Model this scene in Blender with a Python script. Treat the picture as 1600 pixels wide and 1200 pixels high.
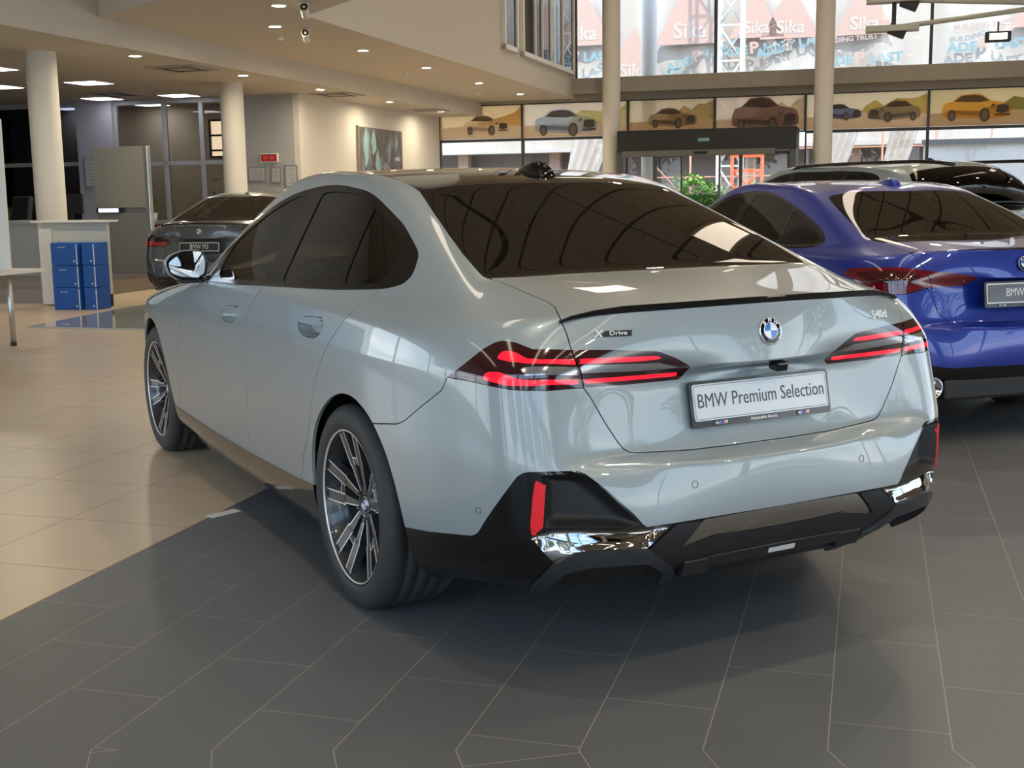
import bpy, bmesh, math, random
import numpy as np
from mathutils import Vector, Matrix
from mathutils.bvhtree import BVHTree
random.seed(7)
scene = bpy.context.scene
for o in list(bpy.data.objects): bpy.data.objects.remove(o)
COL = scene.collection
R2 = math.sqrt(2.0)

# The grey car stands at the origin (rear axle, heading +X, left side +Y).  The building is turned 45 degrees
# to it: (a, b) runs along / across the hall.
def W(a, b, z=0.0): return Vector(((a + b) / R2, (b - a) / R2, z))
ROOM = Matrix(((1/R2, 1/R2, 0, 0), (-1/R2, 1/R2, 0, 0), (0, 0, 1, 0), (0, 0, 0, 1)))

# ---------------------------------------------------------------- camera
def make_camera():
    pos = Vector((-3.7509, 2.3318, 1.3818)); yaw, pitch, roll = -0.497434, 0.155330, -0.013815
    f = Vector((math.cos(yaw)*math.cos(pitch), math.sin(yaw)*math.cos(pitch), -math.sin(pitch)))
    rt = Vector((math.sin(yaw), -math.cos(yaw), 0)); up = rt.cross(f)
    c, s = math.cos(roll), math.sin(roll)
    x = c*rt + s*up; y = -s*rt + c*up
    cam = bpy.data.objects.new('camera', bpy.data.cameras.new('camera')); COL.objects.link(cam)
    m = Matrix((x, y, -f)).transposed().to_4x4(); m.translation = pos
    cam.matrix_world = m
    cam.data.sensor_width = 36; cam.data.lens = 1888.96/1600*36
    cam.data.clip_start = 0.05; cam.data.clip_end = 400
    scene.camera = cam
make_camera()

# ---------------------------------------------------------------- exposure, sky, sun
vs = scene.view_settings
scene.display_settings.display_device = 'sRGB'
vs.view_transform = 'Standard'; vs.look = 'None'; vs.gamma = 1.0; vs.use_curve_mapping = False
vs.exposure = 1.0
SKY_STRENGTH = 2.3
def make_world():
    w = bpy.data.worlds.new('sky'); scene.world = w; w.use_nodes = True
    nt = w.node_tree; nt.nodes.clear()
    out = nt.nodes.new('ShaderNodeOutputWorld'); bg = nt.nodes.new('ShaderNodeBackground')
    tc = nt.nodes.new('ShaderNodeTexCoord'); sep = nt.nodes.new('ShaderNodeSeparateXYZ')
    nt.links.new(tc.outputs['Generated'], sep.inputs[0])
    ramp = nt.nodes.new('ShaderNodeValToRGB'); nt.links.new(sep.outputs['Z'], ramp.inputs[0])
    e = ramp.color_ramp.elements
    e[0].position = 0.0; e[0].color = (.62, .70, .78, 1)
    e[1].position = .75; e[1].color = (.20, .40, .78, 1)
    k = e.new(.15); k.color = (.52, .70, .92, 1)
    k = e.new(.4); k.color = (.32, .56, .92, 1)
    mp = nt.nodes.new('ShaderNodeMapping'); mp.inputs['Scale'].default_value = (1.6, 1.6, 4.5)
    nz = nt.nodes.new('ShaderNodeTexNoise'); nz.inputs['Scale'].default_value = 2.6; nz.inputs['Detail'].default_value = 7; nz.inputs['Roughness'].default_value = .55
    nt.links.new(tc.outputs['Generated'], mp.inputs[0]); nt.links.new(mp.outputs[0], nz.inputs['Vector'])
    cr = nt.nodes.new('ShaderNodeValToRGB'); cr.color_ramp.elements[0].position = .47; cr.color_ramp.elements[1].position = .66
    nt.links.new(nz.outputs[0], cr.inputs[0])
    mix = nt.nodes.new('ShaderNodeMixRGB'); mix.inputs[2].default_value = (1.15, 1.12, 1.08, 1)
    nt.links.new(cr.outputs[0], mix.inputs[0]); nt.links.new(ramp.outputs[0], mix.inputs[1])
    nt.links.new(mix.outputs[0], bg.inputs[0]); bg.inputs[1].default_value = SKY_STRENGTH
    nt.links.new(bg.outputs[0], out.inputs[0])
make_world()
sun = bpy.data.objects.new('sun', bpy.data.lights.new('sun', 'SUN')); COL.objects.link(sun)
sun.data.energy = 2.2; sun.data.angle = math.radians(.6); sun.data.color = (1.0, .93, .82)
sun.rotation_euler = Vector((-0.62, 0.28, 0.75)).to_track_quat('Z', 'Y').to_euler()   # stands high behind the showroom

def area(name, a, b, z, sx, sy, energy, color, rot=(0, 0, 0)):
    l = bpy.data.lights.new(name, 'AREA'); l.shape = 'RECTANGLE'; l.size = sx; l.size_y = sy
    l.energy = energy; l.color = color
    o = bpy.data.objects.new(name, l); COL.objects.link(o)
    o.matrix_world = Matrix.Translation(W(a, b, z)) @ ROOM.to_3x3().to_4x4() @ Matrix.Rotation(rot[2], 4, 'Z') @ Matrix.Rotation(rot[0], 4, 'X')
    return o
# ---------------------------------------------------------------- materials
MATS = {}
def mat(name, color=(.8, .8, .8), rough=.5, metal=0.0, coat=0.0, coat_rough=.03, spec=.5, emit=None, estr=0.0, alpha=None):
    if name in MATS: return MATS[name]
    m = bpy.data.materials.new(name); m.use_nodes = True
    b = m.node_tree.nodes['Principled BSDF']
    b.inputs['Base Color'].default_value = (*color, 1); b.inputs['Roughness'].default_value = rough
    b.inputs['Metallic'].default_value = metal; b.inputs['Coat Weight'].default_value = coat
    b.inputs['Coat Roughness'].default_value = coat_rough; b.inputs['Specular IOR Level'].default_value = spec
    if emit: b.inputs['Emission Color'].default_value = (*emit, 1); b.inputs['Emission Strength'].default_value = estr
    MATS[name] = m
    return m
def add_noise(m, scale=30, amount=.15, bump=0.0, rough_amt=0.0, coord='Object'):
    """vary a principled material's colour (and relief) with noise"""
    nt = m.node_tree; b = nt.nodes['Principled BSDF']; c = tuple(b.inputs['Base Color'].default_value)
    tc = nt.nodes.new('ShaderNodeTexCoord'); nz = nt.nodes.new('ShaderNodeTexNoise'); nz.inputs['Scale'].default_value = scale; nz.inputs['Detail'].default_value = 5
    nt.links.new(tc.outputs[coord], nz.inputs['Vector'])
    r = nt.nodes.new('ShaderNodeValToRGB'); lo = 1 - amount; hi = 1 + amount
    r.color_ramp.elements[0].position = .3; r.color_ramp.elements[1].position = .7
    r.color_ramp.elements[0].color = (c[0]*lo, c[1]*lo, c[2]*lo, 1); r.color_ramp.elements[1].color = (min(1, c[0]*hi), min(1, c[1]*hi), min(1, c[2]*hi), 1)
    nt.links.new(nz.outputs[0], r.inputs[0]); nt.links.new(r.outputs[0], b.inputs['Base Color'])
    if bump:
        bp = nt.nodes.new('ShaderNodeBump'); bp.inputs['Strength'].default_value = bump; bp.inputs['Distance'].default_value = .002
        nt.links.new(nz.outputs[0], bp.inputs['Height']); nt.links.new(bp.outputs[0], b.inputs['Normal'])
    return m
def glass_mat(name, tint=(.9, .93, .92), through=.9, ior=1.45, rough=0.0):
    """thin pane: what passes straight through is tinted, the rest mirrors by Fresnel"""
    if name in MATS: return MATS[name]
    m = bpy.data.materials.new(name); m.use_nodes = True; nt = m.node_tree; nt.nodes.clear()
    out = nt.nodes.new('ShaderNodeOutputMaterial'); tr = nt.nodes.new('ShaderNodeBsdfTransparent'); gl = nt.nodes.new('ShaderNodeBsdfGlossy')
    fr = nt.nodes.new('ShaderNodeFresnel'); mx = nt.nodes.new('ShaderNodeMixShader')
    tr.inputs[0].default_value = (tint[0]*through, tint[1]*through, tint[2]*through, 1)
    gl.inputs['Roughness'].default_value = rough; fr.inputs[0].default_value = ior
    # same Fresnel seen from either side of the pane
    geo = nt.nodes.new('ShaderNodeNewGeometry')
    nt.links.new(fr.outputs[0], mx.inputs[0]); nt.links.new(tr.outputs[0], mx.inputs[1]); nt.links.new(gl.outputs[0], mx.inputs[2])
    nt.links.new(mx.outputs[0], out.inputs[0]); MATS[name] = m
    return m

# ---------------------------------------------------------------- objects
def tag(o, label=None, cat=None, group=None, kind=None):
    if label: o['label'] = label
    if cat: o['category'] = cat
    if group: o['group'] = group
    if kind: o['kind'] = kind
    return o
def empty(name, loc=(0, 0, 0), rz=0.0, label=None, cat=None, group=None):
    o = bpy.data.objects.new(name, None); COL.objects.link(o); o.location = loc; o.rotation_euler = (0, 0, rz)
    o.empty_display_size = .1
    return tag(o, label, cat, group)
def copy_tree(o, parent=None):
    c = o.copy(); COL.objects.link(c)
    if parent: c.parent = parent; c.matrix_parent_inverse = o.matrix_parent_inverse.copy()
    for ch in list(o.children): copy_tree(ch, c)
    return c
class MB:
    """collects simple shapes into one mesh"""
    def __init__(s): s.v = []; s.f = []; s.sm = []
    def add(s, vs_, fs, smooth=False):
        n = len(s.v); s.v += [tuple(p) for p in vs_]; s.f += [tuple(i+n for i in f) for f in fs]; s.sm += [smooth]*len(fs); return s
    def box(s, x0, x1, y0, y1, z0, z1, M=None, bev=0.0):
        if bev > 0:
            bm = bmesh.new(); bmesh.ops.create_cube(bm, size=1)
            for v in bm.verts: v.co = Vector(((x0+x1)/2 + v.co.x*(x1-x0), (y0+y1)/2 + v.co.y*(y1-y0), (z0+z1)/2 + v.co.z*(z1-z0)))
            bmesh.ops.bevel(bm, geom=bm.edges[:], offset=bev, segments=2, affect='EDGES', profile=.5)
            return s.bm(bm, M)
        p = [Vector(c) for c in ((x0,y0,z0),(x1,y0,z0),(x1,y1,z0),(x0,y1,z0),(x0,y0,z1),(x1,y0,z1),(x1,y1,z1),(x0,y1,z1))]
        if M: p = [M @ c for c in p]
        return s.add(p, [(0,3,2,1),(4,5,6,7),(0,1,5,4),(1,2,6,5),(2,3,7,6),(3,0,4,7)])
    def bm(s, bm, M=None, smooth=False):
        bm.verts.index_update(); p = [(M @ v.co if M else v.co.copy()) for v in bm.verts]
        s.add(p, [tuple(v.index for v in f.verts) for f in bm.faces], smooth); bm.free(); return s
    def prism(s, pts, d0, d1, M=None):
        """polygon (x,y) pulled along z from d0 to d1"""
        n = len(pts); p = [Vector((x, y, d0)) for x, y in pts] + [Vector((x, y, d1)) for x, y in pts]
        if M: p = [M @ c for c in p]
        f = [tuple(range(n-1, -1, -1)), tuple(range(n, 2*n))] + [(i, (i+1) % n, n+(i+1) % n, n+i) for i in range(n)]
        return s.add(p, f)
    def lathe(s, prof, seg=32, M=None, smooth=True, cap=True):
        """profile of (r, z) turned round z"""
        p = []; f = []
        for r, z in prof:
            for k in range(seg):
                t = 2*math.pi*k/seg; p.append(Vector((r*math.cos(t), r*math.sin(t), z)))
        for j in range(len(prof)-1):
            for k in range(seg):
                k2 = (k+1) % seg; f.append((j*seg+k, j*seg+k2, (j+1)*seg+k2, (j+1)*seg+k))
        if M: p = [M @ c for c in p]
        s.add(p, f, smooth)
        if cap:
            n = len(s.v) - len(p)
            if prof[0][0] > 1e-4: s.f.append(tuple(n+k for k in range(seg-1, -1, -1))); s.sm.append(False)
            if prof[-1][0] > 1e-4: s.f.append(tuple(n+(len(prof)-1)*seg+k for k in range(seg))); s.sm.append(False)
        return s
    def tube(s, pts, r, seg=10, closed=False, cap=True):
        pts = [Vector(p) for p in pts]; n = len(pts); rr = r if isinstance(r, (list, tuple)) else [r]*n
        ring = []; up = None; P = []
        for i, p in enumerate(pts):
            if closed: t = (pts[(i+1) % n] - pts[i-1]).normalized()
            else: t = (pts[min(i+1, n-1)] - pts[max(i-1, 0)]).normalized()
            if up is None:
                up = Vector((0, 0, 1)) if abs(t.z) < .9 else Vector((1, 0, 0))
            x = t.cross(up).normalized(); y = x.cross(t).normalized(); up = y
            for k in range(seg):
                a = 2*math.pi*k/seg; P.append(p + (x*math.cos(a) + y*math.sin(a))*rr[i])
        F = []
        for i in range(n if closed else n-1):
            j = (i+1) % n
            for k in range(seg):
                k2 = (k+1) % seg; F.append((i*seg+k, i*seg+k2, j*seg+k2, j*seg+k))
        base = len(s.v); s.add(P, F, True)
        if cap and not closed:
            s.f.append(tuple(base+k for k in range(seg-1, -1, -1))); s.sm.append(False)
            s.f.append(tuple(base+(n-1)*seg+k for k in range(seg))); s.sm.append(False)
        return s
    def build(s, name, m, parent=None, M=None, fix=True):
        me = bpy.data.meshes.new(name); me.from_pydata([tuple(v) for v in s.v], [], s.f)
        me.polygons.foreach_set('use_smooth', s.sm); me.materials.append(m)
        if M is not None: me.transform(M)
        me.update()
        if fix:
            bm = bmesh.new(); bm.from_mesh(me); bmesh.ops.recalc_face_normals(bm, faces=bm.faces[:]); bm.to_mesh(me); bm.free()
        o = bpy.data.objects.new(name, me); COL.objects.link(o)
        if parent: o.parent = parent
        return o
def struct(o, label=None):
    o['kind'] = 'structure'
    if label: o['label'] = label
    return o
def text_mesh(txt, size, extrude=.001, bold=0.0, align='CENTER', sx=1.0, shear=0.0, spacing=1.0):
    c = bpy.data.curves.new('txt', 'FONT'); c.body = txt; c.size = size; c.extrude = extrude; c.offset = bold
    c.align_x = align; c.align_y = 'CENTER'; c.resolution_u = 3; c.shear = shear; c.space_character = spacing
    o = bpy.data.objects.new('txt', c); COL.objects.link(o)
    dg = bpy.context.evaluated_depsgraph_get(); dg.update()
    me = bpy.data.meshes.new_from_object(o.evaluated_get(dg)); bpy.data.objects.remove(o); bpy.data.curves.remove(c)
    if sx != 1: me.transform(Matrix.Diagonal((sx, 1, 1, 1)))
    me.materials.clear()
    return me
def text_obj(name, txt, size, m, parent=None, M=None, **kw):
    me = text_mesh(txt, size, **kw); me.materials.append(m)
    if M is not None: me.transform(M)
    o = bpy.data.objects.new(name, me); COL.objects.link(o)
    if parent: o.parent = parent
    return o
def frame_at(p, n, up=(0, 0, 1)):
    """matrix whose z leaves a surface along n, y as near up as it can be"""
    z = Vector(n).normalized(); x = Vector(up).cross(z).normalized(); y = z.cross(x)
    m = Matrix((x, y, z)).transposed().to_4x4(); m.translation = Vector(p); return m
# ================================================================ the building (local axes a, b, z)
def rb(mb, name, m, kind='structure', label=None, cat=None, group=None, parent=None):
    o = mb.build(name, m, parent)
    if parent is None:
        o.matrix_world = ROOM
        if kind: o['kind'] = kind
        tag(o, label, cat, group)
    return o
def rthing(name, a, b, z, rz, label, cat, group=None):
    """an empty on the hall's axes"""
    o = bpy.data.objects.new(name, None); COL.objects.link(o); o.empty_display_size = .1
    o.matrix_world = Matrix.Translation(W(a, b, z)) @ ROOM.to_3x3().to_4x4() @ Matrix.Rotation(rz, 4, 'Z')
    return tag(o, label, cat, group)
WALLM = add_noise(mat('wall_plaster', (.62, .585, .53), .85), 6, .02)
CEILM = add_noise(mat('ceiling_plaster', (.56, .52, .46), .9), 4, .02)
COLM = mat('column_plaster', (.66, .63, .58), .7)
GREYW = mat('wall_grey', (.40, .41, .41), .8)
FRAME_D = mat('facade_frame', (.03, .032, .035), .45)
BEAM = add_noise(mat('beam_render', (.30, .27, .23), .8), 5, .05)
FGLASS = glass_mat('facade_glass', (.97, .98, .97), .96, 1.42)
WHITE = mat('white_paint', (.74, .73, .70), .5)
def tile_floor():
    def nodes(name, color, mortar, width, row, offset, sx, sy, rough, msize, var, fold, coat=0):
        m = mat(name, color, rough); nt = m.node_tree; b = nt.nodes['Principled BSDF']
        tc = nt.nodes.new('ShaderNodeTexCoord'); vec = tc.outputs['Object']
        if fold:   # the paving pattern turns back along one line near the viewer's feet
            px, py = (-1.145-1.115)/R2, (-1.145+1.115)/R2; qx, qy = (-1.781-.025)/R2, (-1.781+.025)/R2
            dx, dy = qx-px, qy-py; l = math.hypot(dx, dy); nx, ny = -dy/l, dx/l
            if nx < 0: nx, ny = -nx, -ny
            d = nt.nodes.new('ShaderNodeVectorMath'); d.operation = 'DOT_PRODUCT'; d.inputs[1].default_value = (nx, ny, 0); nt.links.new(vec, d.inputs[0])
            s_ = nt.nodes.new('ShaderNodeMath'); s_.operation = 'SUBTRACT'; s_.inputs[1].default_value = px*nx+py*ny; nt.links.new(d.outputs['Value'], s_.inputs[0])
            mn = nt.nodes.new('ShaderNodeMath'); mn.operation = 'MINIMUM'; mn.inputs[1].default_value = 0; nt.links.new(s_.outputs[0], mn.inputs[0])
            sc = nt.nodes.new('ShaderNodeVectorMath'); sc.operation = 'SCALE'; sc.inputs[0].default_value = (-2*nx, -2*ny, 0); nt.links.new(mn.outputs[0], sc.inputs['Scale'])
            ad = nt.nodes.new('ShaderNodeVectorMath'); ad.operation = 'ADD'; nt.links.new(vec, ad.inputs[0]); nt.links.new(sc.outputs[0], ad.inputs[1]); vec = ad.outputs[0]
        mp = nt.nodes.new('ShaderNodeMapping'); mp.inputs['Location'].default_value = (sx, sy, 0); nt.links.new(vec, mp.inputs[0])
        br = nt.nodes.new('ShaderNodeTexBrick'); br.offset = offset; br.offset_frequency = 2; br.squash = 1
        br.inputs['Scale'].default_value = 1; br.inputs['Brick Width'].default_value = width; br.inputs['Row Height'].default_value = row
        br.inputs['Mortar Size'].default_value = msize; br.inputs['Mortar Smooth'].default_value = .3; br.inputs['Bias'].default_value = 0
        c = color; br.inputs['Color1'].default_value = (c[0]*(1-var), c[1]*(1-var), c[2]*(1-var), 1); br.inputs['Color2'].default_value = (c[0]*(1+var), c[1]*(1+var), c[2]*(1+var), 1)
        br.inputs['Mortar'].default_value = (*mortar, 1); nt.links.new(mp.outputs[0], br.inputs['Vector'])
        nz = nt.nodes.new('ShaderNodeTexNoise'); nz.inputs['Scale'].default_value = 3.5; nz.inputs['Detail'].default_value = 8; nt.links.new(vec, nz.inputs['Vector'])
        mx = nt.nodes.new('ShaderNodeMixRGB'); mx.blend_type = 'MULTIPLY'; mx.inputs[0].default_value = 1
        rp = nt.nodes.new('ShaderNodeValToRGB'); rp.color_ramp.elements[0].color = (.88, .88, .88, 1); rp.color_ramp.elements[1].color = (1.1, 1.1, 1.1, 1); nt.links.new(nz.outputs[0], rp.inputs[0])
        nt.links.new(br.outputs['Color'], mx.inputs[1]); nt.links.new(rp.outputs[0], mx.inputs[2]); nt.links.new(mx.outputs[0], b.inputs['Base Color'])
        n2 = nt.nodes.new('ShaderNodeTexNoise'); n2.inputs['Scale'].default_value = 45; n2.inputs['Detail'].default_value = 6; nt.links.new(vec, n2.inputs['Vector'])
        ml = nt.nodes.new('ShaderNodeMath'); ml.operation = 'MULTIPLY_ADD'; ml.inputs[1].default_value = -.8 if fold else -60; nt.links.new(br.outputs['Fac'], ml.inputs[0]); nt.links.new(n2.outputs[0], ml.inputs[2])
        bp = nt.nodes.new('ShaderNodeBump'); bp.inputs['Strength'].default_value = .12 if fold else .012; bp.inputs['Distance'].default_value = .001; nt.links.new(ml.outputs[0], bp.inputs['Height']); (nt.links.new(bp.outputs[0], b.inputs['Normal']) if fold else None)
        r2 = nt.nodes.new('ShaderNodeMapRange'); r2.inputs['To Min'].default_value = rough-.08; r2.inputs['To Max'].default_value = rough+.1; nt.links.new(nz.outputs[0], r2.inputs[0])
        if fold: nt.links.new(r2.outputs[0], b.inputs['Roughness'])
        return m
    dark = nodes('slate_tiles', (.135, .140, .148), (.34, .31, .26), .6285, .30, .5, .242, .04, .38, .0018, .03, True)
    beige = nodes('beige_tiles', (.58, .465, .335), (.22, .16, .11), .6285, .60, 0.0, .53, -1.745, .30, .0036, .015, False)
    for nm, x0, x1, y0, y1, m in (('floor', -11.5, 4.25, -14, 1.745, dark), ('floor', -11.5, 4.25, 1.745, 14, beige), ('floor', 4.25, 26.2, -14, 20, beige)):
        o = MB().add([(x0, y0, 0), (x1, y0, 0), (x1, y1, 0), (x0, y1, 0)], [(0, 1, 2, 3)]).build(nm, m, None, None, False); o.matrix_world = ROOM; o['kind'] = 'structure'
tile_floor()
def build_shell():
    # high ceiling of suspended tiles
    m = mat('ceiling_tiles', (.44, .38, .30), .85); nt = m.node_tree; b = nt.nodes['Principled BSDF']
    tc = nt.nodes.new('ShaderNodeTexCoord'); br = nt.nodes.new('ShaderNodeTexBrick'); br.offset = 0
    br.inputs['Scale'].default_value = 1; br.inputs['Brick Width'].default_value = 1.2; br.inputs['Row Height'].default_value = .6; br.inputs['Mortar Size'].default_value = .02
    br.inputs['Color1'].default_value = (.44, .38, .30, 1); br.inputs['Color2'].default_value = (.46, .40, .32, 1); br.inputs['Mortar'].default_value = (.10, .085, .065, 1)
    nt.links.new(tc.outputs['Object'], br.inputs['Vector']); nt.links.new(br.outputs['Color'], b.inputs['Base Color'])
    rb(MB().box(-11.5, 26.2, -14, 14, 7.6, 7.8), 'ceiling', m)
    # solid upper storey: soffits at 3.74 and 3.40
    s1 = [(26, 6.19), (10.7, 6.19), (8.0, 3.2), (6.6, 3.4), (9.74, 8.69), (26, 8.69)]
    rb(MB().prism(s1, 3.735, 7.6), 'ceiling', CEILM)
    rb(MB().prism([(26.1, 8.68), (6.0, 8.68), (6.0, 20), (26.1, 20)], 3.40, 7.6), 'ceiling', CEILM)
    # walls
    rb(MB().box(17.8, 26.0, 9.83, 9.95, 0, 3.42), 'wall_left', WALLM)
    rb(MB().box(17.8, 17.92, 9.95, 11.15, 0, 3.42), 'wall_back', GREYW)
    rb(MB().box(17.7, 17.9, 14.0, 14.86, 0, 3.42), 'wall_back', mat('wall_lilac', (.42, .41, .47), .8))
    rb(MB().box(19.6, 19.75, 11.1, 18.0, 0, 3.42), 'wall_office', mat('office_beige', (.62, .52, .40), .8))
    rb(MB().box(20.0, 20.1, 14.9, 20, 0, 3.42), 'wall_office', mat('office_dark', (.035, .037, .045), .7))
    rb(MB().box(-11.5, 6.0, 14, 14.2, 0, .5).box(-11.5, 6.0, 14, 14.2, 3.4, 4.0).box(-11.5, -10.9, 14, 14.2, .5, 3.4).box(5.2, 6.0, 14, 14.2, .5, 3.4), 'wall_side', WALLM); rb(MB().box(-11.5, 6.0, 14, 14.2, 4.0, 7.6), 'wall_side', WALLM)
    rb(MB().box(6.0, 26, 20, 20.2, 0, 3.42), 'wall_side', mat('office_dark'))
    rb(MB().box(5.8, 6.0, 14, 20.2, 0, 7.6), 'wall_side', WALLM)
    # raised platform to the left
    rb(MB().box(9.75, 17.7, 9.72, 20, 0, .19), 'floor', mat('platform_stone', (.16, .13, .10), .3))
    rb(MB().box(9.70, 9.75, 9.72, 20, 0, .185), 'trim_1', mat('step_steel', (.42, .40, .38), .35, .6))
    # columns
    for a, bb, z1, r in ((10.25, 9.98, 3.42, .205), (15.4, 9.95, 3.42, .205)): rb(MB().lathe([(r, 0), (r, z1)], 40, Matrix.Translation((a, bb, 0)), cap=False), 'column', COLM)
    for bb in (5.08, .12, -4.75, -9.6): rb(MB().lathe([(.215, 0), (.215, 7.6)], 40, Matrix.Translation((25.0, bb, 0)), cap=False), 'column', COLM)
    for a, bb in ((-9.9, 7.5), (-9.9, 2.0), (-9.9, -3.5), (-9.9, -9.0)): rb(MB().lathe([(.22, 0), (.22, 7.6)], 32, Matrix.Translation((a, bb, 0)), cap=False), 'column', COLM)
    # beams across the glass front
    rb(MB().box(25.55, 26.1, -14, 6.19, 3.83, 4.19), 'trim_2', BEAM)
    rb(MB().box(25.9, 26.1, -14, 9.83, 3.66, 3.83), 'trim_3', BEAM)
    rb(MB().box(25.3, 26.1, -14.2, -14, 0, 7.6), 'wall_right', WALLM); rb(MB().box(-11.5, 25.3, -14.2, -14, 3.6, 7.6), 'wall_right', mat('wall_umber', (.20, .175, .145), .8))
build_shell()
def windows():
    k = [0]
    def win(a, b0, b1, z0, z1, fr=.035, glass=FGLASS, dep=.05):
        k[0] += 1; nm = 'window_%d' % k[0]
        lo, hi = min(b0, b1), max(b0, b1); mb = MB()
        mb.box(a-dep, a+dep, lo, hi, z0, z0+fr).box(a-dep, a+dep, lo, hi, z1-fr, z1).box(a-dep, a+dep, lo, lo+fr, z0+fr, z1-fr).box(a-dep, a+dep, hi-fr, hi, z0+fr, z1-fr)
        o = rb(mb, nm, FRAME_D); p = MB().box(a-.004, a+.004, lo+fr, hi-fr, z0+fr, z1-fr).build('pane', glass, o)
        return o
    low = [(9.83, 7.59), (7.59, 4.86), (4.86, 2.72), (2.72, .57), (.57, -2.21), (-2.21, -5.0), (-5.0, -7.8), (-7.8, -10.8), (-10.8, -14)]
    for b0, b1 in low:
        win(26, b0, b1, 2.77, 3.67)
        if not (b0 < 5 and b1 > .5): win(26, b0, b1, .0, 2.77)
    for b0, b1 in ((6.19, 2.72), (2.72, -2.21), (-2.21, -7.8), (-7.8, -14)): win(26, b0, b1, 4.19, 7.6)
    # glass wall behind the viewer, two tiers
    for b0 in range(-14, 14, 4):
        win(-11.5, b0, b0+4, 0, 3.6, .05); win(-11.5, b0, b0+4, 3.9, 7.6, .05)
    rb(MB().box(-11.7, -11.3, -14, 14, 3.6, 3.9), 'trim_4', FRAME_D)
    for a0 in (-10.9, -7.68, -4.46, -1.24, 1.98):  # windows added in the unseen left wall to brighten the car's left side
        k[0] += 1; a1 = a0+3.22; mb = MB().box(a0, a1, 14.02, 14.12, .5, .56).box(a0, a1, 14.02, 14.12, 3.34, 3.4).box(a0, a0+.08, 14.02, 14.12, .56, 3.34).box(a1-.08, a1, 14.02, 14.12, .56, 3.34)
        o = rb(mb, 'window_%d' % k[0], WHITE); MB().box(a0+.08, a1-.08, 14.06, 14.07, .56, 3.34).build('pane', FGLASS, o)
    # glass side on the right
    for a0 in (-11.5, -7.3, -3.1, 1.1, 5.3, 9.5, 13.7, 17.9, 22.1):
        k[0] += 1; a1 = a0+4.2 if a0 < 22 else 26; mb = MB()
        for z0, z1 in ((0, 3.6),): mb.box(a0, a1, -14.05, -13.95, z0, z0+.05).box(a0, a1, -14.05, -13.95, z1-.05, z1).box(a0, a0+.05, -14.05, -13.95, z0, z1).box(a1-.05, a1, -14.05, -13.95, z0, z1)
        o = rb(mb, 'window_%d' % k[0], FRAME_D); MB().box(a0+.05, a1-.05, -14.004, -13.996, .05, 3.55).build('pane', FGLASS, o)
    # glazed office partition
    WF = mat('partition_frame', (.40, .41, .42), .5); PG = glass_mat('partition_glass', (.96, .94, .9), .92, 1.5)
    k[0] += 1; mb = MB()
    for b in (13.98, 12.84, 11.99, 11.17): mb.box(17.78, 17.86, b-.045, b+.045, .19, 3.34)
    for z in (.22, .92, 2.11, 3.34): mb.box(17.78, 17.86, 11.15, 14.0, z-.04, z+.04)
    o = rb(mb, 'window_%d' % k[0], WF); MB().box(17.815, 17.825, 11.15, 14.0, .2, 3.34).build('pane', PG, o)
    k[0] += 1; mb = MB().box(17.78, 17.86, 14.86, 20, 2.10, 2.18).box(17.78, 17.86, 14.86, 20, 3.30, 3.40)
    for b in (15.9, 17.4, 19): mb.box(17.78, 17.86, b-.04, b+.04, .19, 3.34)
    o = rb(mb, 'window_%d' % k[0], WF); MB().box(17.815, 17.825, 14.86, 20, .2, 3.34).build('pane', glass_mat('dark_partition_glass', (.6, .62, .7), .55, 1.5), o)
    # office window seen through the partition; its pane glows to imitate backlight
    k[0] += 1; mb = MB()
    for b in (12.82, 12.3, 11.75): mb.box(19.52, 19.6, b-.02, b+.02, 2.28, 3.06)
    for z in (2.28, 2.42, 2.74, 3.06): mb.box(19.52, 19.6, 11.3, 12.84, z-.02, z+.02)
    o = rb(mb, 'window_%d' % k[0], FRAME_D); MB().box(19.57, 19.595, 11.3, 12.84, 2.28, 3.06).build('pane', mat('backlit_pane_glow', (.8, .68, .5), .8, emit=(1, .80, .58), estr=.55), o)
    # windows of the upper storey
    k[0] += 1; mb = MB(); y0, y1 = 6.10, 6.20
    for a0, a1 in ((19.55, 20.55), (20.9, 25.55)):
        mb.box(a0, a1, y0, y1, 4.28, 4.37).box(a0, a0+.10, y0, y1, 4.28, 7.4).box(a1-.10, a1, y0, y1, 4.28, 7.4)
    for a in (21.9, 22.5, 23.3, 24.4): mb.box(a-.03, a+.03, y0, y1, 4.3, 7.4)
    o = rb(mb, 'window_%d' % k[0], WHITE); MB().box(19.6, 20.5, 6.14, 6.18, 4.35, 7.4).box(21.0, 21.9, 6.14, 6.18, 4.35, 7.4).box(22.5, 25.5, 6.14, 6.18, 4.35, 7.4).build('pane', glass_mat('office_mirror_glass', (.7, .7, .65), .3, 2.6), o)
    MB().box(21.9, 22.5, 6.14, 6.18, 4.35, 7.4).build('dark_pane', mat('dark_glass', (.01, .01, .012), .1), o)
windows()

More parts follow.
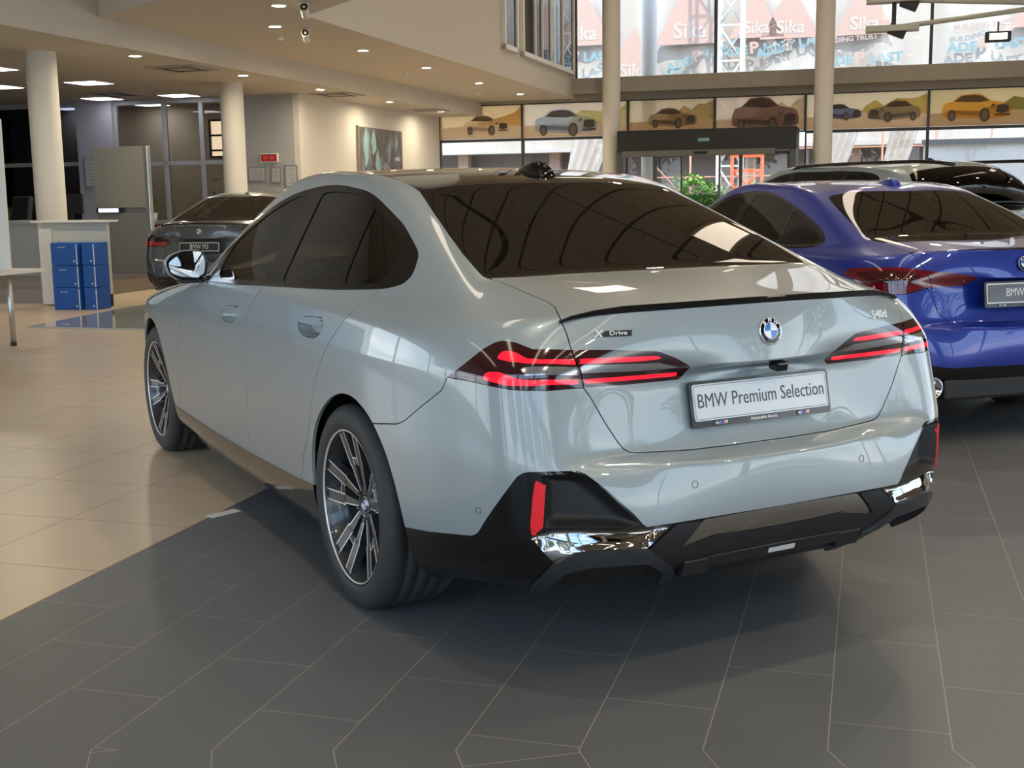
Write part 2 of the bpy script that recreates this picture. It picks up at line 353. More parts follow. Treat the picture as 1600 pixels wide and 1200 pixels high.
# ---------------------------------------------------------------- lamps
LED = mat('led_panel', (.8, .85, .95), .5, emit=(.86, .90, 1.0), estr=3.2)
WARM = mat('downlight_glow', (1, .9, .7), .5, emit=(1.0, .86, .62), estr=260)
RING = mat('lamp_ring', (.62, .60, .56), .4)
def downlight(a, b, z, label, group, r=.085):
    o = rthing('downlight', a, b, z, 0, label, 'ceiling light', group)
    MB().lathe([(r+.025, 0), (r+.02, -.012), (r, -.014), (r-.006, 0)], 24, None, cap=False).build('trim_ring', RING, o)
    MB().lathe([(r-.004, -.006), (0, -.009)], 24, None, cap=False).build('lamp_disc', WARM, o)
    return o
def copy_at(o, a, b, z, label=None):
    c = copy_tree(o); c.matrix_world = Matrix.Translation(W(a, b, z)) @ ROOM.to_3x3().to_4x4()
    if label: c['label'] = label
    return c
def lamps():
    g1 = 'round downlights in the lower soffit'; l1 = 'round recessed downlight in the row along the lower soffit'
    ords = ['at the left edge of the photo', 'second from the left, right of the left column', 'third from the left, above the second column', 'fourth from the left, over the wall corner', 'fifth from the left, over the wall picture', 'last, nearest the glass front']
    d = downlight(8.0, 9.05, 3.40, 'round downlight in the lower soffit, '+ords[0], g1)
    for a, w_ in zip((11.1, 14.2, 17.15, 20.6, 23.9), ords[1:]): copy_at(d, a, 9.05, 3.40, 'round downlight in the lower soffit, '+w_)
    g2 = 'round downlights in the upper soffit'; l2 = 'round recessed downlight in the row along the higher soffit edge'
    ord2 = ['at the top edge beside the upper camera', 'third from the camera pair, right of the detector', 'fourth along the row towards the windows', 'fifth along the row, before the last', 'last, nearest the window posters']
    d = downlight(11.4, 7.0, 3.735, 'round downlight in the higher soffit, beside the lower security camera', g2)
    for (a, b), w_ in zip(((9.75, 6.1), (14.45, 7.0), (17.4, 7.0), (20.75, 7.05), (23.9, 7.05)), ord2): copy_at(d, a, b, 3.735, 'round downlight in the higher soffit, '+w_)
    g3 = 'square office ceiling panels'
    P = rthing('ceiling_panel', 14.25, 12.05, 3.40, 0, 'square glowing office panel right of the left column, nearer of the pair', 'ceiling light', g3)
    MB().box(-.32, .32, -.32, .32, -.012, .0).build('panel_frame', RING, P); MB().box(-.29, .29, -.29, .29, -.016, -.0125).build('diffuser', LED, P)
    for (a, b), w_ in zip(((17.2, 12.1), (14.25, 13.9), (17.2, 13.85), (11.7, 12.0), (19.0, 13.9), (11.7, 13.9), (19.2, 16.1)), ('just left of the second column', 'left of the left column, lower of two', 'behind the display board, right of the left column', 'at the left photo edge, upper of two', 'dim, deep behind the partition glass', 'beyond the left edge of the photo', 'far back beside the left column')): copy_at(P, a, b, 3.40, 'square glowing office light panel, '+w_)
    # high hall: downlights and long luminous panels
    g4 = 'high hall downlights'
    H = downlight(0, 0, 7.6, 'round recessed downlight high in the hall ceiling', g4, .11)
    H.matrix_world = Matrix.Translation(W(-7, -9, 7.6)) @ ROOM.to_3x3().to_4x4()
    for i, a in enumerate(np.arange(-8.5, 24, 3.4)):
        for j, b in enumerate(np.arange(-12.2, 5, 3.2)):
            if (i+j) % 2 == 0 and not (abs(a-17.5) < 2.6 and min(abs(b+6), abs(b+1.4), abs(b-3.2)) < .8) and not (abs(a-10.5) < 2.6 and min(abs(b+6), abs(b+1.4)) < .8) and not (abs(a-2.4) < 2.6 and min(abs(b+6), abs(b+1.4), abs(b-3.2)) < .8) and not (abs(a+5) < 2.6 and min(abs(b+6), abs(b+1.4), abs(b-3.2)) < .8): copy_at(H, a, b, 7.6)
    S = rthing('skylight_panel', 2.4, 3.2, 7.59, 0, 'long luminous panel set in the high hall ceiling', 'ceiling light', 'long luminous ceiling panels')
    MB().box(-2.3, 2.3, -.24, .24, -.03, 0).build('panel_frame', RING, S); MB().box(-2.26, 2.26, -.20, .20, -.036, -.031).build('diffuser', mat('skylight_glow', (.8, .7, .55), .6, emit=(1.0, .84, .66), estr=2.0), S)
    for a, b in ((2.4, -1.4), (2.4, -6.0), (-5.0, 3.2), (-5.0, -1.4), (-5.0, 8.2), (-5.0, -6.0), (10.5, -1.4), (10.5, -6.0), (17.5, -1.4), (17.5, -6.0), (17.5, 3.2)): copy_at(S, a, b, 7.59)
    # vents
    V = rthing('ceiling_vent', 12.85, 9.35, 3.40, 0, 'square air vent in the lower soffit nearest the round column', 'vent', 'ceiling vents')
    MB().box(-.42, .42, -.42, .42, -.02, 0).build('vent_plate', mat('vent_grey', (.36, .34, .31), .6), V)
    MB().box(-.34, .34, .20, .26, -.024, -.0205).box(-.34, .34, -.26, -.20, -.024, -.0205).box(.20, .26, -.17, .17, -.024, -.0205).box(-.26, -.20, -.17, .17, -.024, -.0205).build('vent_slots', mat('slot_dark', (.02, .02, .02), .8), V)
    copy_at(V, 18.35, 9.25, 3.40, 'square air vent in the lower soffit above the white wall corner'); copy_at(V, 23.4, 9.2, 3.40, 'square air vent in the lower soffit farthest away by the window')
    copy_at(V, 16.4, 13.0, 3.40, 'square air vent among the office light panels')
    D = rthing('smoke_detector', 12.5, 7.5, 3.735, 0, 'small white smoke detector under the high soffit by the camera', 'smoke detector', 'smoke detectors')
    MB().lathe([(.06, 0), (.06, -.02), (.04, -.045), (0, -.05)], 20, None, cap=False).build('detector_body', WHITE, D)
    copy_at(D, 18.3, 7.75, 3.735, 'small white smoke detector under the soffit above the wall picture'); copy_at(D, 23.3, 7.9, 3.735, 'small white smoke detector under the soffit nearest the glass front')
    C = rthing('security_camera', 11.85, 6.75, 3.735, math.radians(200), 'white bullet security camera hanging under the soffit, lower of two', 'security camera', 'security cameras')
    MB().lathe([(.05, 0), (.05, -.015), (.015, -.02), (.015, -.07)], 16, None).build('mount', WHITE, C)
    Mx = Matrix.Translation((0, 0, -.11)) @ Matrix.Rotation(math.radians(70), 4, 'Y')
    MB().lathe([(.045, -.10), (.05, -.09), (.05, .09), (.056, .10), (.056, .13), (.045, .13)], 20, Mx).build('housing', WHITE, C)
    MB().lathe([(.046, .1305), (.03, .135), (0, .12)], 20, Mx, cap=False).build('lens', mat('lens_black', (.01, .01, .012), .1), C)
    c = copy_tree(C); c.matrix_world = Matrix.Translation(W(9.7, 5.72, 3.735)) @ C.matrix_world.to_3x3().to_4x4(); c['label'] = 'white bullet security camera at the top edge of view under the soffit'
lamps()
# ================================================================ outside the glass
def outside():
    g = MB().box(26.3, 60, -40, 40, -.25, -.05); rb(g, 'ground', add_noise(mat('pavement', (.30, .27, .24), .9), 1, .1))
    rb(MB().box(-60, -11.8, -60, 60, -.25, -.05).box(-11.8, 26.3, -60, -14.3, -.25, -.05).box(-11.8, 5.7, 14.3, 60, -.25, -.05), 'ground', add_noise(mat('paving_sand', (.50, .42, .33), .9), 1, .1))
    # wrapped building across the street: banner fabric with soft folds
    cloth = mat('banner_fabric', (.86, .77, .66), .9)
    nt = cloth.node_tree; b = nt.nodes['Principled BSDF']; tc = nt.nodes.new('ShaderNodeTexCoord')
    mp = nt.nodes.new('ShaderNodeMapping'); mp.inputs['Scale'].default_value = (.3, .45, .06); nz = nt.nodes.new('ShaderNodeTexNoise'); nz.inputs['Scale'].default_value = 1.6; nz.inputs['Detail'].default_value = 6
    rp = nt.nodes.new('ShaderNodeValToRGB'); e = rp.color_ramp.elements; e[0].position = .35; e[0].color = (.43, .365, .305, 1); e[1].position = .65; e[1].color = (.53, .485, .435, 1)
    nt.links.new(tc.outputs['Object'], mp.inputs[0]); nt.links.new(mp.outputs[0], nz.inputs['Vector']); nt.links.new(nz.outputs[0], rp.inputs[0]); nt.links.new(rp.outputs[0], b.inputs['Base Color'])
    bld = rthing('wrapped_building', 40, 0, 0, 0, 'tall building across the street wrapped in pale advertising fabric', 'building')
    rows = []; nb = 220; zz = np.linspace(3.0, 17, 16)
    P = []; F = []
    for j, z in enumerate(zz):
        for i in range(nb+1):
            y = 16-32*i/nb; P.append((.10*math.sin(y*2.1+z*.15)+.05*math.sin(y*5.3-z*.4), y, z))
    for j in range(15):
        for i in range(nb): F.append((j*(nb+1)+i, (j+1)*(nb+1)+i, (j+1)*(nb+1)+i+1, j*(nb+1)+i+1))
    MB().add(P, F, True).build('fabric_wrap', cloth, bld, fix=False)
    MB().box(.6, 8, -16, 16, -.1, 17.5).build('building_core', mat('concrete_core', (.16, .13, .11), .9), bld)
    for k in range(9):
        MB().box(.2, .6, -15+k*3.6, -14.6+k*3.6, -.1, 3.4).build('pier', mat('brick_pier', (.42, .28, .2), .9), bld)
    MB().box(-.4, .6, -16, 16, 2.9, 3.05).build('slab_edge', mat('slab_white', (.5, .46, .41), .8), bld)
    red = mat('print_red', (.49, .33, .27), .9); teal = mat('print_teal', (.23, .32, .33), .9); pale = mat('print_pale', (.50, .42, .36), .9); pink = mat('print_pink', (.42, .32, .27), .9)
    def T(b, z, rot=0): return Matrix(((0, 0, -1, -.34), (-1, 0, 0, b), (0, 1, 0, z), (0, 0, 0, 1))) @ Matrix.Rotation(math.radians(rot), 4, 'Z')
    def word(b, z, s=.42, rot=0):
        text_obj('banner_lettering', 'ADE', s, teal, bld, T(b, z, rot) @ Matrix.Translation((-.66*s/.42, 0, 0)), bold=.02, sx=1.15)
        text_obj('banner_letter', 'P', s*1.25, red, bld, T(b, z, rot) @ Matrix.Translation((.02, .05, 0)), bold=.02, sx=1.15)
        text_obj('banner_lettering', 'LAST', s, teal, bld, T(b, z, rot) @ Matrix.Translation((.88*s/.42, 0, 0)), bold=.02, sx=1.15)
    for b, z, r in ((-.45, 5.75, 2), (-4.4, 6.03, 2), (9.5, 6.25, 0), (5.05, 6.05, 18), (1.9, 6.3, 12), (3.1, 6.25, 4), (7.0, 5.5, 2), (-8.0, 6.1, 2)): word(b, z, .42, r)
    for b, z in ((-.1, 6.45), (5.2, 6.75), (2.0, 6.9), (-4.4, 6.7)): text_obj('banner_lettering', 'BUILDING TRUST', .22, pink, bld, T(b, z, 3), bold=.008, sx=1.1)
    for b, z, s in ((9.2, 7.6, 1.25), (5.3, 7.55, 1.35), (1.85, 7.4, 1.1), (-.6, 7.4, 1.1), (7.3, 6.2, 1.2), (3.0, 7.4, 1.0), (-6.2, 7.4, 1.1)):
        MB().prism([(-.95*s, -.75*s), (.95*s, -.75*s), (0, .85*s)], 0, .02, T(b, z)).build('red_triangle', red, bld)
        text_obj('banner_lettering', 'Sika', .55*s, pale, bld, T(b, z) @ Matrix.Translation((0, -.42*s, .03)), bold=.02)
    # steel lattice tower
    wt = mat('lattice_white', (.60, .59, .56), .5); tw = rthing('lattice_tower', 36, 3.45, 0, 0, 'white steel lattice tower standing before the wrapped building', 'tower')
    mb = MB()
    for y in (-.36, .36):
        for x in (-.3, .3): mb.box(x-.05, x+.05, y-.05, y+.05, -.05, 14)
    for k in range(13):
        z = k*1.1; s = 1 if k % 2 else -1
        mb.tube([(-.3, -.36*s, z), (-.3, .36*s, z+1.1)], .035, 6); mb.box(-.33, -.27, -.36, .36, z-.03, z+.03)
        mb.tube([(.3, .36*s, z), (.3, -.36*s, z+1.1)], .03, 6)
    mb.build('tower_frame', wt, tw)
    # scaffold below the fabric, hanging fabric ends
    rs = mat('scaffold_rust', (.55, .26, .17), .7); sc = rthing('scaffold', 38.6, -1.2, 0, 0, 'rusty red scaffold frame under the wrapped building', 'scaffold')
    mb = MB()
    for y in (-3.5, -1.8, -.1, 1.6, 6.3, 8.0, 9.7): mb.tube([(0, y, -.05), (0, y, 3.4)], .035, 6)
    for z in (1.0, 1.9, 2.8): mb.tube([(0, -3.5, z), (0, 9.7, z)], .03, 6)
    for y in (-3.5, -.1, 6.3): mb.tube([(0, y, 1.0), (0, y+1.7, 2.8)], .025, 6)
    mb.build('scaffold_tubes', rs, sc)
    for b, w, lab in ((-.1, 1.0, 'loose fabric drape hanging beside the column below the wrapped building'), (-2.0, .9, 'loose fabric drape swept aside in the middle of the scaffold'), (8.3, 1.4, 'loose fabric drape hanging behind the window left of the entrance')):
        P = []; F = []; n = 24
        for j in range(9):
            for i in range(n+1):
                t = i/n; z = 3.4-j*.26*(1+.2*t); P.append((37.4+.07*math.sin(t*26+j*.3), b+w/2-w*t*(1-.06*j)+.05*j, z))
        for j in range(8):
            for i in range(n): F.append((j*(n+1)+i, (j+1)*(n+1)+i, (j+1)*(n+1)+i+1, j*(n+1)+i+1))
        o = MB().add(P, F, True).build('fabric_drape', cloth, None, fix=False); o.matrix_world = ROOM; tag(o, lab, 'fabric')
    # hedge, digger arm, white hoarding, pale wall
    hg = rthing('hedge', 31.5, 3.45, 0, 0, 'bright green leafy hedge outside the sliding doors', 'hedge')
    gr = mat('leaf_green', (.20, .38, .05), .6); rng = random.Random(3); mb = MB()
    for i in range(2600):
        x = rng.uniform(-.5, .5); y = rng.uniform(-1.7, 1.1); z = rng.uniform(.1, 1.75+.25*math.sin(y*2.3)-abs(x)*.5)
        s = rng.uniform(.05, .11); R_ = Matrix.Translation((x, y, z)) @ Matrix.Rotation(rng.uniform(0, 6.3), 4, 'Z') @ Matrix.Rotation(rng.uniform(-1, 1), 4, 'X')
        mb.add([R_ @ Vector((0, -s, 0)), R_ @ Vector((s*.6, 0, .01)), R_ @ Vector((0, s, 0)), R_ @ Vector((-s*.6, 0, .01))], [(0, 1, 2, 3)])
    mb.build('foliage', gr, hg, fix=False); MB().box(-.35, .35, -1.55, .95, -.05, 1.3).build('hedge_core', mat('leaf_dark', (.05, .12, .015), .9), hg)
    dg = rthing('orange_machine', 33.5, 2.7, 0, 0, 'orange lattice machine beyond the hedge outside the doors', 'machine'); og = mat('machine_orange', (.80, .16, .06), .5); mb = MB()
    mb.box(-.5, .5, -.55, .45, -.05, 1.2, bev=.05)
    for y in (-.5, .4): mb.box(-.05, .05, y-.05, y+.05, 1.2, 2.5)
    for z in (1.5, 2.0, 2.45): mb.box(-.05, .05, -.5, .4, z-.05, z+.05)
    mb.tube([(0, -.5, 1.2), (0, .4, 2.0)], .04, 6).tube([(0, .4, 1.2), (0, -.5, 2.0)], .04, 6); mb.build('lattice_body', og, dg)
    hw_ = rthing('white_hoarding', 30.5, -3.6, 0, 0, 'plain white site hoarding behind the glass at the right', 'hoarding'); MB().box(-.05, .05, -6, 1.3, -.05, 2.55).build('hoarding_board', mat('hoarding_white', (.93, .92, .90), .7), hw_)
    MB().box(-.12, .12, -6, 1.35, 2.55, 2.68).build('hoarding_cap', mat('cap_grey', (.3, .3, .3), .6), hw_)
    cw = rthing('concrete_barrier', 31.0, 6.7, 0, 0, 'pale concrete barrier outside left of the doors', 'barrier'); MB().box(-.3, .3, -1.4, 1.2, -.05, 1.15, bev=.05).build('barrier_block', mat('concrete_pale', (.66, .6, .53), .9), cw)
    oc = rthing('reflection_column', 27.6, 4.62, 0, 0, 'grey round column added outside the glass front in place of a reflection', 'column'); MB().lathe([(.2, -.05), (.2, 7.6)], 32).build('shaft', COLM, oc)  # solid shaft added to stand in for a reflection in the glass
    # trees and parked cars beyond the rear glass (they show in the car's paint)
    for i, (a, b, h, r) in enumerate(((-27, -14, 7, 2.6), (-30, -7, 8.5, 3.0), (-27, 0, 6.5, 2.6), (-31, 7, 8, 3.0), (-28, 14, 7, 2.8), (-6, -30, 8, 3.0), (6, -31, 7, 2.6), (-5, 27, 8, 3.0))):
        t = rthing('tree', a, b, 0, 0, ['leafy tree farthest right beyond the rear glass', 'tall leafy tree second from right beyond the rear glass', 'low leafy tree facing the middle of the rear glass', 'tall leafy tree left of centre beyond the rear glass', 'leafy tree farthest left beyond the rear glass', 'leafy tree beyond the right glass near the corner', 'smaller leafy tree beyond the right glass', 'leafy tree beyond the left hand windows'][i], 'tree')
        rg = random.Random(i); mb = MB()
        for k in range(2200):
            d = Vector((rg.gauss(0, 1), rg.gauss(0, 1), rg.gauss(0, .8))).normalized()*r*rg.uniform(.55, 1)**.5*(1+.18*math.sin(k)); s = rg.uniform(.12, .26)
            M = Matrix.Translation(Vector((0, 0, h-r*.6))+d) @ Matrix.Rotation(rg.uniform(0, 6.3), 4, 'Z') @ Matrix.Rotation(rg.uniform(-1.3, 1.3), 4, 'X')
            mb.add([M @ Vector((0, -s, 0)), M @ Vector((s*.7, 0, 0)), M @ Vector((0, s, 0)), M @ Vector((-s*.7, 0, 0))], [(0, 1, 2, 3)])
        mb.build('crown', mat('tree_green', (.09, .15, .04), .8), t, fix=False); MB().lathe([(.22, 0), (.14, h-r)], 12).build('trunk', mat('bark', (.09, .06, .04), .9), t)
outside()
def posters():
    """printed films on the glass front, each with one or two cars"""
    def film(name, c):
        if name in MATS: return MATS[name]
        m = bpy.data.materials.new(name); m.use_nodes = True; nt = m.node_tree; nt.nodes.clear(); out = nt.nodes.new('ShaderNodeOutputMaterial'); c = tuple(min(.98, x*.70+.31) for x in c)
        t = nt.nodes.new('ShaderNodeBsdfTranslucent'); d = nt.nodes.new('ShaderNodeBsdfDiffuse'); mx = nt.nodes.new('ShaderNodeMixShader'); mx.inputs[0].default_value = .25
        tp = nt.nodes.new('ShaderNodeBsdfTransparent'); m2 = nt.nodes.new('ShaderNodeMixShader'); m2.inputs[0].default_value = .5
        tp.inputs[0].default_value = (*c, 1)
        t.inputs[0].default_value = (*c, 1); d.inputs[0].default_value = (*c, 1)
        nt.links.new(t.outputs[0], mx.inputs[1]); nt.links.new(d.outputs[0], mx.inputs[2]); nt.links.new(mx.outputs[0], m2.inputs[1]); nt.links.new(tp.outputs[0], m2.inputs[2]); nt.links.new(m2.outputs[0], out.inputs[0]); MATS[name] = m; return m
    def P(parent, nm, pts, b0, z0, s, lvl, m, flip=1):
        """points in poster space: x right, y up"""
        a = 25.93-.0022*lvl
        return MB().prism([(x*s*flip, y*s) for x, y in pts], 0, .0015, Matrix(((0, 0, -1, a), (-1, 0, 0, b0), (0, 1, 0, z0), (0, 0, 0, 1)))).build(nm, m, parent)
    def circ(cx, cy, rx, ry, n=18): return [(cx+rx*math.cos(2*math.pi*k/n), cy+ry*math.sin(2*math.pi*k/n)) for k in range(n)]
    def car(root, b0, z0, s, body, shade, flip=1, suv=0):
        k = 1+.25*suv
        B = [(-.98,.05),(-.98,.30),(-.90,.42*k),(-.70,.47*k),(-.45,.66*k),(-.10,.70*k),(.15,.66*k),(.42,.47*k),(.75,.42*k),(.93,.36*k),(1.0,.26),(1.0,.06),(.85,-.02),(.45,-.06),(.28,-.08),(-.55,-.01),(-.85,.0)]
        P(root, 'car_body', B, b0, z0, s, 1, body, flip)
        P(root, 'car_windows', [(-.66,.47*k),(-.42,.63*k),(-.10,.66*k),(.14,.62*k),(.36,.47*k),(.02,.43*k)], b0, z0, s, 2, shade, flip)
        P(root, 'car_flank', [(-.80,.12),(-.30,.06),(.18,.02),(.15,.16),(-.35,.20),(-.82,.22)], b0, z0, s, 2, film('film_flank_'+body.name, tuple(c*.72 for c in body_col[body.name])), flip)
        for cx, r in ((-.70, .17), (.24, .21)):
            P(root, 'car_wheel', circ(cx, .06, r*.72, r), b0, z0, s, 3, shade, flip); P(root, 'car_rim', circ(cx, .06, r*.45, r*.66, 12), b0, z0, s, 4, film('film_rim', (.62, .56, .5)), flip)
        P(root, 'car_grille', [(.56,.12),(.58,.32),(.72,.36),(.90,.33),(.92,.14),(.74,.09)], b0, z0, s, 3, shade, flip)
        P(root, 'car_headlight', [(.40,.30),(.52,.33),(.52,.38),(.44,.38)], b0, z0, s, 3, shade, flip); P(root, 'car_intake', [(.50,.02),(.95,.03),(.94,.09),(.52,.08)], b0, z0, s, 3, shade, flip)
    body_col = {}
    def bc(n, c): body_col['film_'+n] = c; return film('film_'+n, c)
    dk = film('film_dark', (.22, .15, .10)); spec = [
     ('golden trees behind a pale saloon', 9.80, 7.62, (.92,.72,.40), (.86,.80,.74), [(8.55, 2.98, .62, bc('ivory', (.93,.86,.74)), 1, 0)], (.80,.60,.22)),
     ('a pale blue car with a large grille', 7.56, 4.89, (.93,.84,.68), (.86,.72,.56), [(6.45, 2.93, .82, bc('ice', (.66,.76,.95)), 1, 0)], (.84,.80,.42)),
     ('a tan coupe on a coast road', 4.83, 2.75, (.86,.74,.52), (.80,.62,.38), [(3.75, 3.02, .60, bc('tan', (.62,.47,.32)), 1, 0)], (.72,.58,.28)),
     ('a brown off-road car on sand', 2.69, .60, (.90,.76,.60), (.84,.70,.56), [(1.52, 2.93, .80, bc('brown', (.42,.28,.24)), 1, 1)], (.86,.74,.60)),
     ('a blue and a grey car before a glass house', .54, -2.18, (.92,.82,.60), (.88,.74,.62), [(-.25, 3.07, .47, bc('blue', (.25,.30,.58)), 1, 0), (-1.45, 3.02, .60, bc('grey', (.56,.52,.50)), -1, 0)], (.78,.66,.20)),
     ('a yellow saloon before green trees', -2.24, -4.97, (.84,.70,.38), (.80,.66,.52), [(-3.25, 3.0, .76, bc('yellow', (.96,.66,.05)), 1, 0)], (.42,.42,.05))]
    for k, (txt, b0, b1, sky, gnd, cars, veg) in enumerate(spec):
        r = rthing('window_poster', 0, 0, 0, 0, 'printed window poster showing '+txt, 'poster'); r.matrix_world = ROOM
        MB().box(25.932, 25.936, b1, b0, 2.81, 3.63).build('printed_film', film('film_sky%d' % k, sky), r)
        w = b0-b1; mid = (b0+b1)/2
        P(r, 'printed_road', [(-w/2, -.41), (w/2, -.41), (w/2, -.12), (.1*w, -.05), (-w/2, -.12)], mid, 3.22, 1, .3, film('film_gnd%d' % k, gnd))
        rg = random.Random(k+5)
        tree = [(w/2, -.11)]+[(w/2, .36)]+[(w/2-(i+1)*w*.085, .36-rg.uniform(.0, .22)-i*.03) for i in range(6)]+[(-.05*w, -.05)]
        P(r, 'printed_trees', tree, mid, 3.22, 1, .6, film('film_veg%d' % k, veg))
        for (cb, cz, s, m_, fl, suv) in cars: car(r, cb, cz, s, m_, dk, fl, suv)
posters()
# ================================================================ car bodies
# ---------- sedan cage: columns around the car, rows from sill to roof edge
ZS=[.175,.215,.34,.48,.60,.65,.70,.80,.875,.905,.97]
YS=[.85,.912,.926,.940,.946,.947,.947,.943,.936,.932,.918]
def side_col(x,w,top,dz=0,lean=None):
    c=[(x,y*w,z+dz) for y,z in zip(YS,ZS)]
    return c+top
SEDAN=[
 # F0..F4 front centre to front wheel
 [(3.70,0,.20),(3.80,0,.24),(3.85,0,.34),(3.87,0,.48),(3.87,0,.60),(3.865,0,.65),(3.86,0,.70),(3.84,0,.76),(3.82,0,.79),(3.81,0,.80),(3.80,0,.81),
  (3.76,0,.825),(3.65,0,.855),(3.06,0,.957),(2.47,0,1.03),(1.96,0,1.235),(1.67,0,1.405),(1.48,0,1.47)],
 [(3.67,.38,.20),(3.77,.38,.24),(3.82,.38,.34),(3.84,.38,.48),(3.84,.38,.60),(3.835,.38,.65),(3.83,.38,.70),(3.81,.38,.76),(3.79,.38,.79),(3.78,.38,.80),(3.77,.38,.81),
  (3.73,.37,.825),(3.62,.34,.855),(3.05,.22,.955),(2.46,.19,1.03),(1.95,.17,1.235),(1.66,.17,1.405),(1.48,.15,1.468)],
 [(3.52,.64,.20),(3.62,.67,.24),(3.66,.69,.34),(3.68,.70,.48),(3.68,.70,.60),(3.675,.70,.65),(3.67,.70,.70),(3.655,.69,.76),(3.64,.69,.80),(3.63,.68,.815),(3.61,.67,.83),
  (3.57,.65,.85),(3.48,.60,.87),(3.0,.42,.945),(2.42,.37,1.03),(1.93,.34,1.23),(1.65,.33,1.40),(1.48,.29,1.462)],
 [(3.28,.75,.19),(3.36,.83,.24),(3.38,.86,.34),(3.4,.87,.48),(3.4,.875,.60),(3.4,.875,.64),(3.4,.875,.68),(3.39,.87,.74),(3.38,.865,.785),(3.37,.86,.805),(3.36,.85,.825),
  (3.34,.82,.845),(3.28,.77,.865),(2.9,.62,.93),(2.37,.56,1.0),(1.96,.54,1.20),(1.64,.48,1.385),(1.48,.43,1.45)],
 [(2.95,y*.975,z) for y,z in zip(YS,[.18,.235,.34,.48,.58,.62,.66,.74,.80,.83,.865])]+[(2.95,.865,.895),(2.93,.82,.915),(2.72,.755,.945),(2.3,.73,.995),(1.93,.69,1.19),(1.62,.60,1.37),(1.46,.53,1.44)],
 [(2.4,y*.982,z) for y,z in zip(YS,[.18,.235,.34,.48,.59,.635,.68,.77,.84,.87,.92])]+[(2.4,.885,.952),(2.38,.855,.975),(2.3,.825,.995),(2.15,.805,1.03),(1.85,.75,1.19),(1.55,.66,1.37),(1.42,.595,1.435)],
 side_col(1.95,.99,[(1.95,.90,.992),(1.95,.885,1.010),(1.93,.872,1.022),(1.88,.85,1.06),(1.72,.782,1.205),(1.42,.68,1.39),(1.28,.605,1.458)]),
 side_col(1.5,.99,[(1.5,.905,1.0),(1.5,.893,1.02),(1.5,.88,1.035),(1.48,.86,1.07),(1.36,.778,1.215),(1.22,.665,1.405),(1.09,.59,1.472)]),
 side_col(1.1,.99,[(1.1,.905,1.005),(1.1,.89,1.028),(1.1,.875,1.043),(1.09,.855,1.08),(1.02,.77,1.225),(.98,.65,1.41),(.9,.585,1.468)]),
 side_col(.65,.992,[(.65,.908,1.005),(.65,.89,1.03),(.66,.870,1.05),(.67,.85,1.09),(.7,.765,1.23),(.75,.655,1.405),(.74,.59,1.465)]),
 side_col(.2,1.0,[(.2,.912,1.005),(.2,.885,1.035),(.22,.858,1.06),(.25,.838,1.10),(.36,.755,1.24),(.5,.655,1.39),(.56,.595,1.455)]),
 side_col(-.25,.995,[(-.25,.90,1.005),(-.24,.865,1.035),(-.2,.828,1.068),(-.13,.798,1.105),(.1,.72,1.25),(.33,.65,1.37),(.42,.595,1.435)]),
 [(x,y,z) for (x,y,z) in zip([-.54,-.56,-.58]+[-.6]*8,[.80,.885,.902],[.24,.29,.37])]+[(-.6,y,z) for y,z in zip([.910,.914,.915,.914,.908,.900,.895,.885],[.48,.60,.65,.70,.80,.875,.905,.96])]+
  [(-.6,.865,1.0),(-.58,.83,1.035),(-.52,.785,1.068),(-.4,.74,1.118),(-.07,.68,1.252),(.17,.625,1.355),(.30,.58,1.413)],
 # R4..R0 rear corner to rear centre
 [(-.70,.77,.27),(-.78,.81,.31),(-.85,.83,.38),(-.88,.84,.48),(-.89,.84,.60),(-.89,.84,.65),(-.885,.838,.70),(-.87,.83,.80),(-.86,.825,.875),(-.855,.818,.905),(-.84,.80,.965),
  (-.80,.755,1.018),(-.73,.725,1.045),(-.61,.70,1.077),(-.46,.668,1.124),(-.13,.625,1.258),(.1,.585,1.345),(.22,.55,1.393)],
 [(-.9,.66,.27),(-.99,.70,.315),(-1.02,.70,.39),(-1.03,.70,.48),(-1.035,.70,.60),(-1.03,.70,.65),(-1.02,.70,.70),(-.99,.70,.80),(-.965,.70,.875),(-.96,.695,.905),(-.935,.67,.98),
  (-.885,.615,1.044),(-.855,.61,1.055),(-.68,.61,1.09),(-.465,.605,1.134),(-.13,.57,1.272),(.1,.525,1.365),(.205,.49,1.405)],
 [(-.95,.47,.27),(-1.06,.48,.33),(-1.085,.48,.40),(-1.10,.48,.49),(-1.066,.48,.631),(-1.010,.475,.656),(-.988,.47,.68),(-.968,.48,.80),(-.970,.49,.87),(-.975,.49,.905),(-.975,.48,.98),
  (-.955,.45,1.055),(-.92,.445,1.067),(-.71,.44,1.10),(-.465,.44,1.136),(-.125,.42,1.286),(.1,.385,1.38),(.2,.36,1.42)],
 [(-.95,.25,.27),(-1.07,.26,.33),(-1.09,.27,.40),(-1.117,.27,.50),(-1.090,.27,.629),(-1.026,.27,.652),(-1.010,.27,.670),(-.972,.27,.79),(-.975,.27,.866),(-1.016,.26,.898),(-1.018,.26,.97),
  (-.998,.25,1.061),(-.965,.245,1.072),(-.74,.24,1.10),(-.463,.24,1.137),(-.12,.23,1.295),(.1,.21,1.395),(.2,.19,1.432)],
 [(-.95,0,.27),(-1.07,0,.33),(-1.09,0,.40),(-1.122,0,.50),(-1.100,0,.628),(-1.038,0,.650),(-1.024,0,.668),(-.985,0,.79),(-.966,0,.868),(-1.050,0,.897),(-1.04,0,.98),
  (-1.016,0,1.064),(-.985,0,1.075),(-.75,0,1.10),(-.45,0,1.137),(-.12,0,1.30),(.1,0,1.40),(.2,0,1.437)],
]
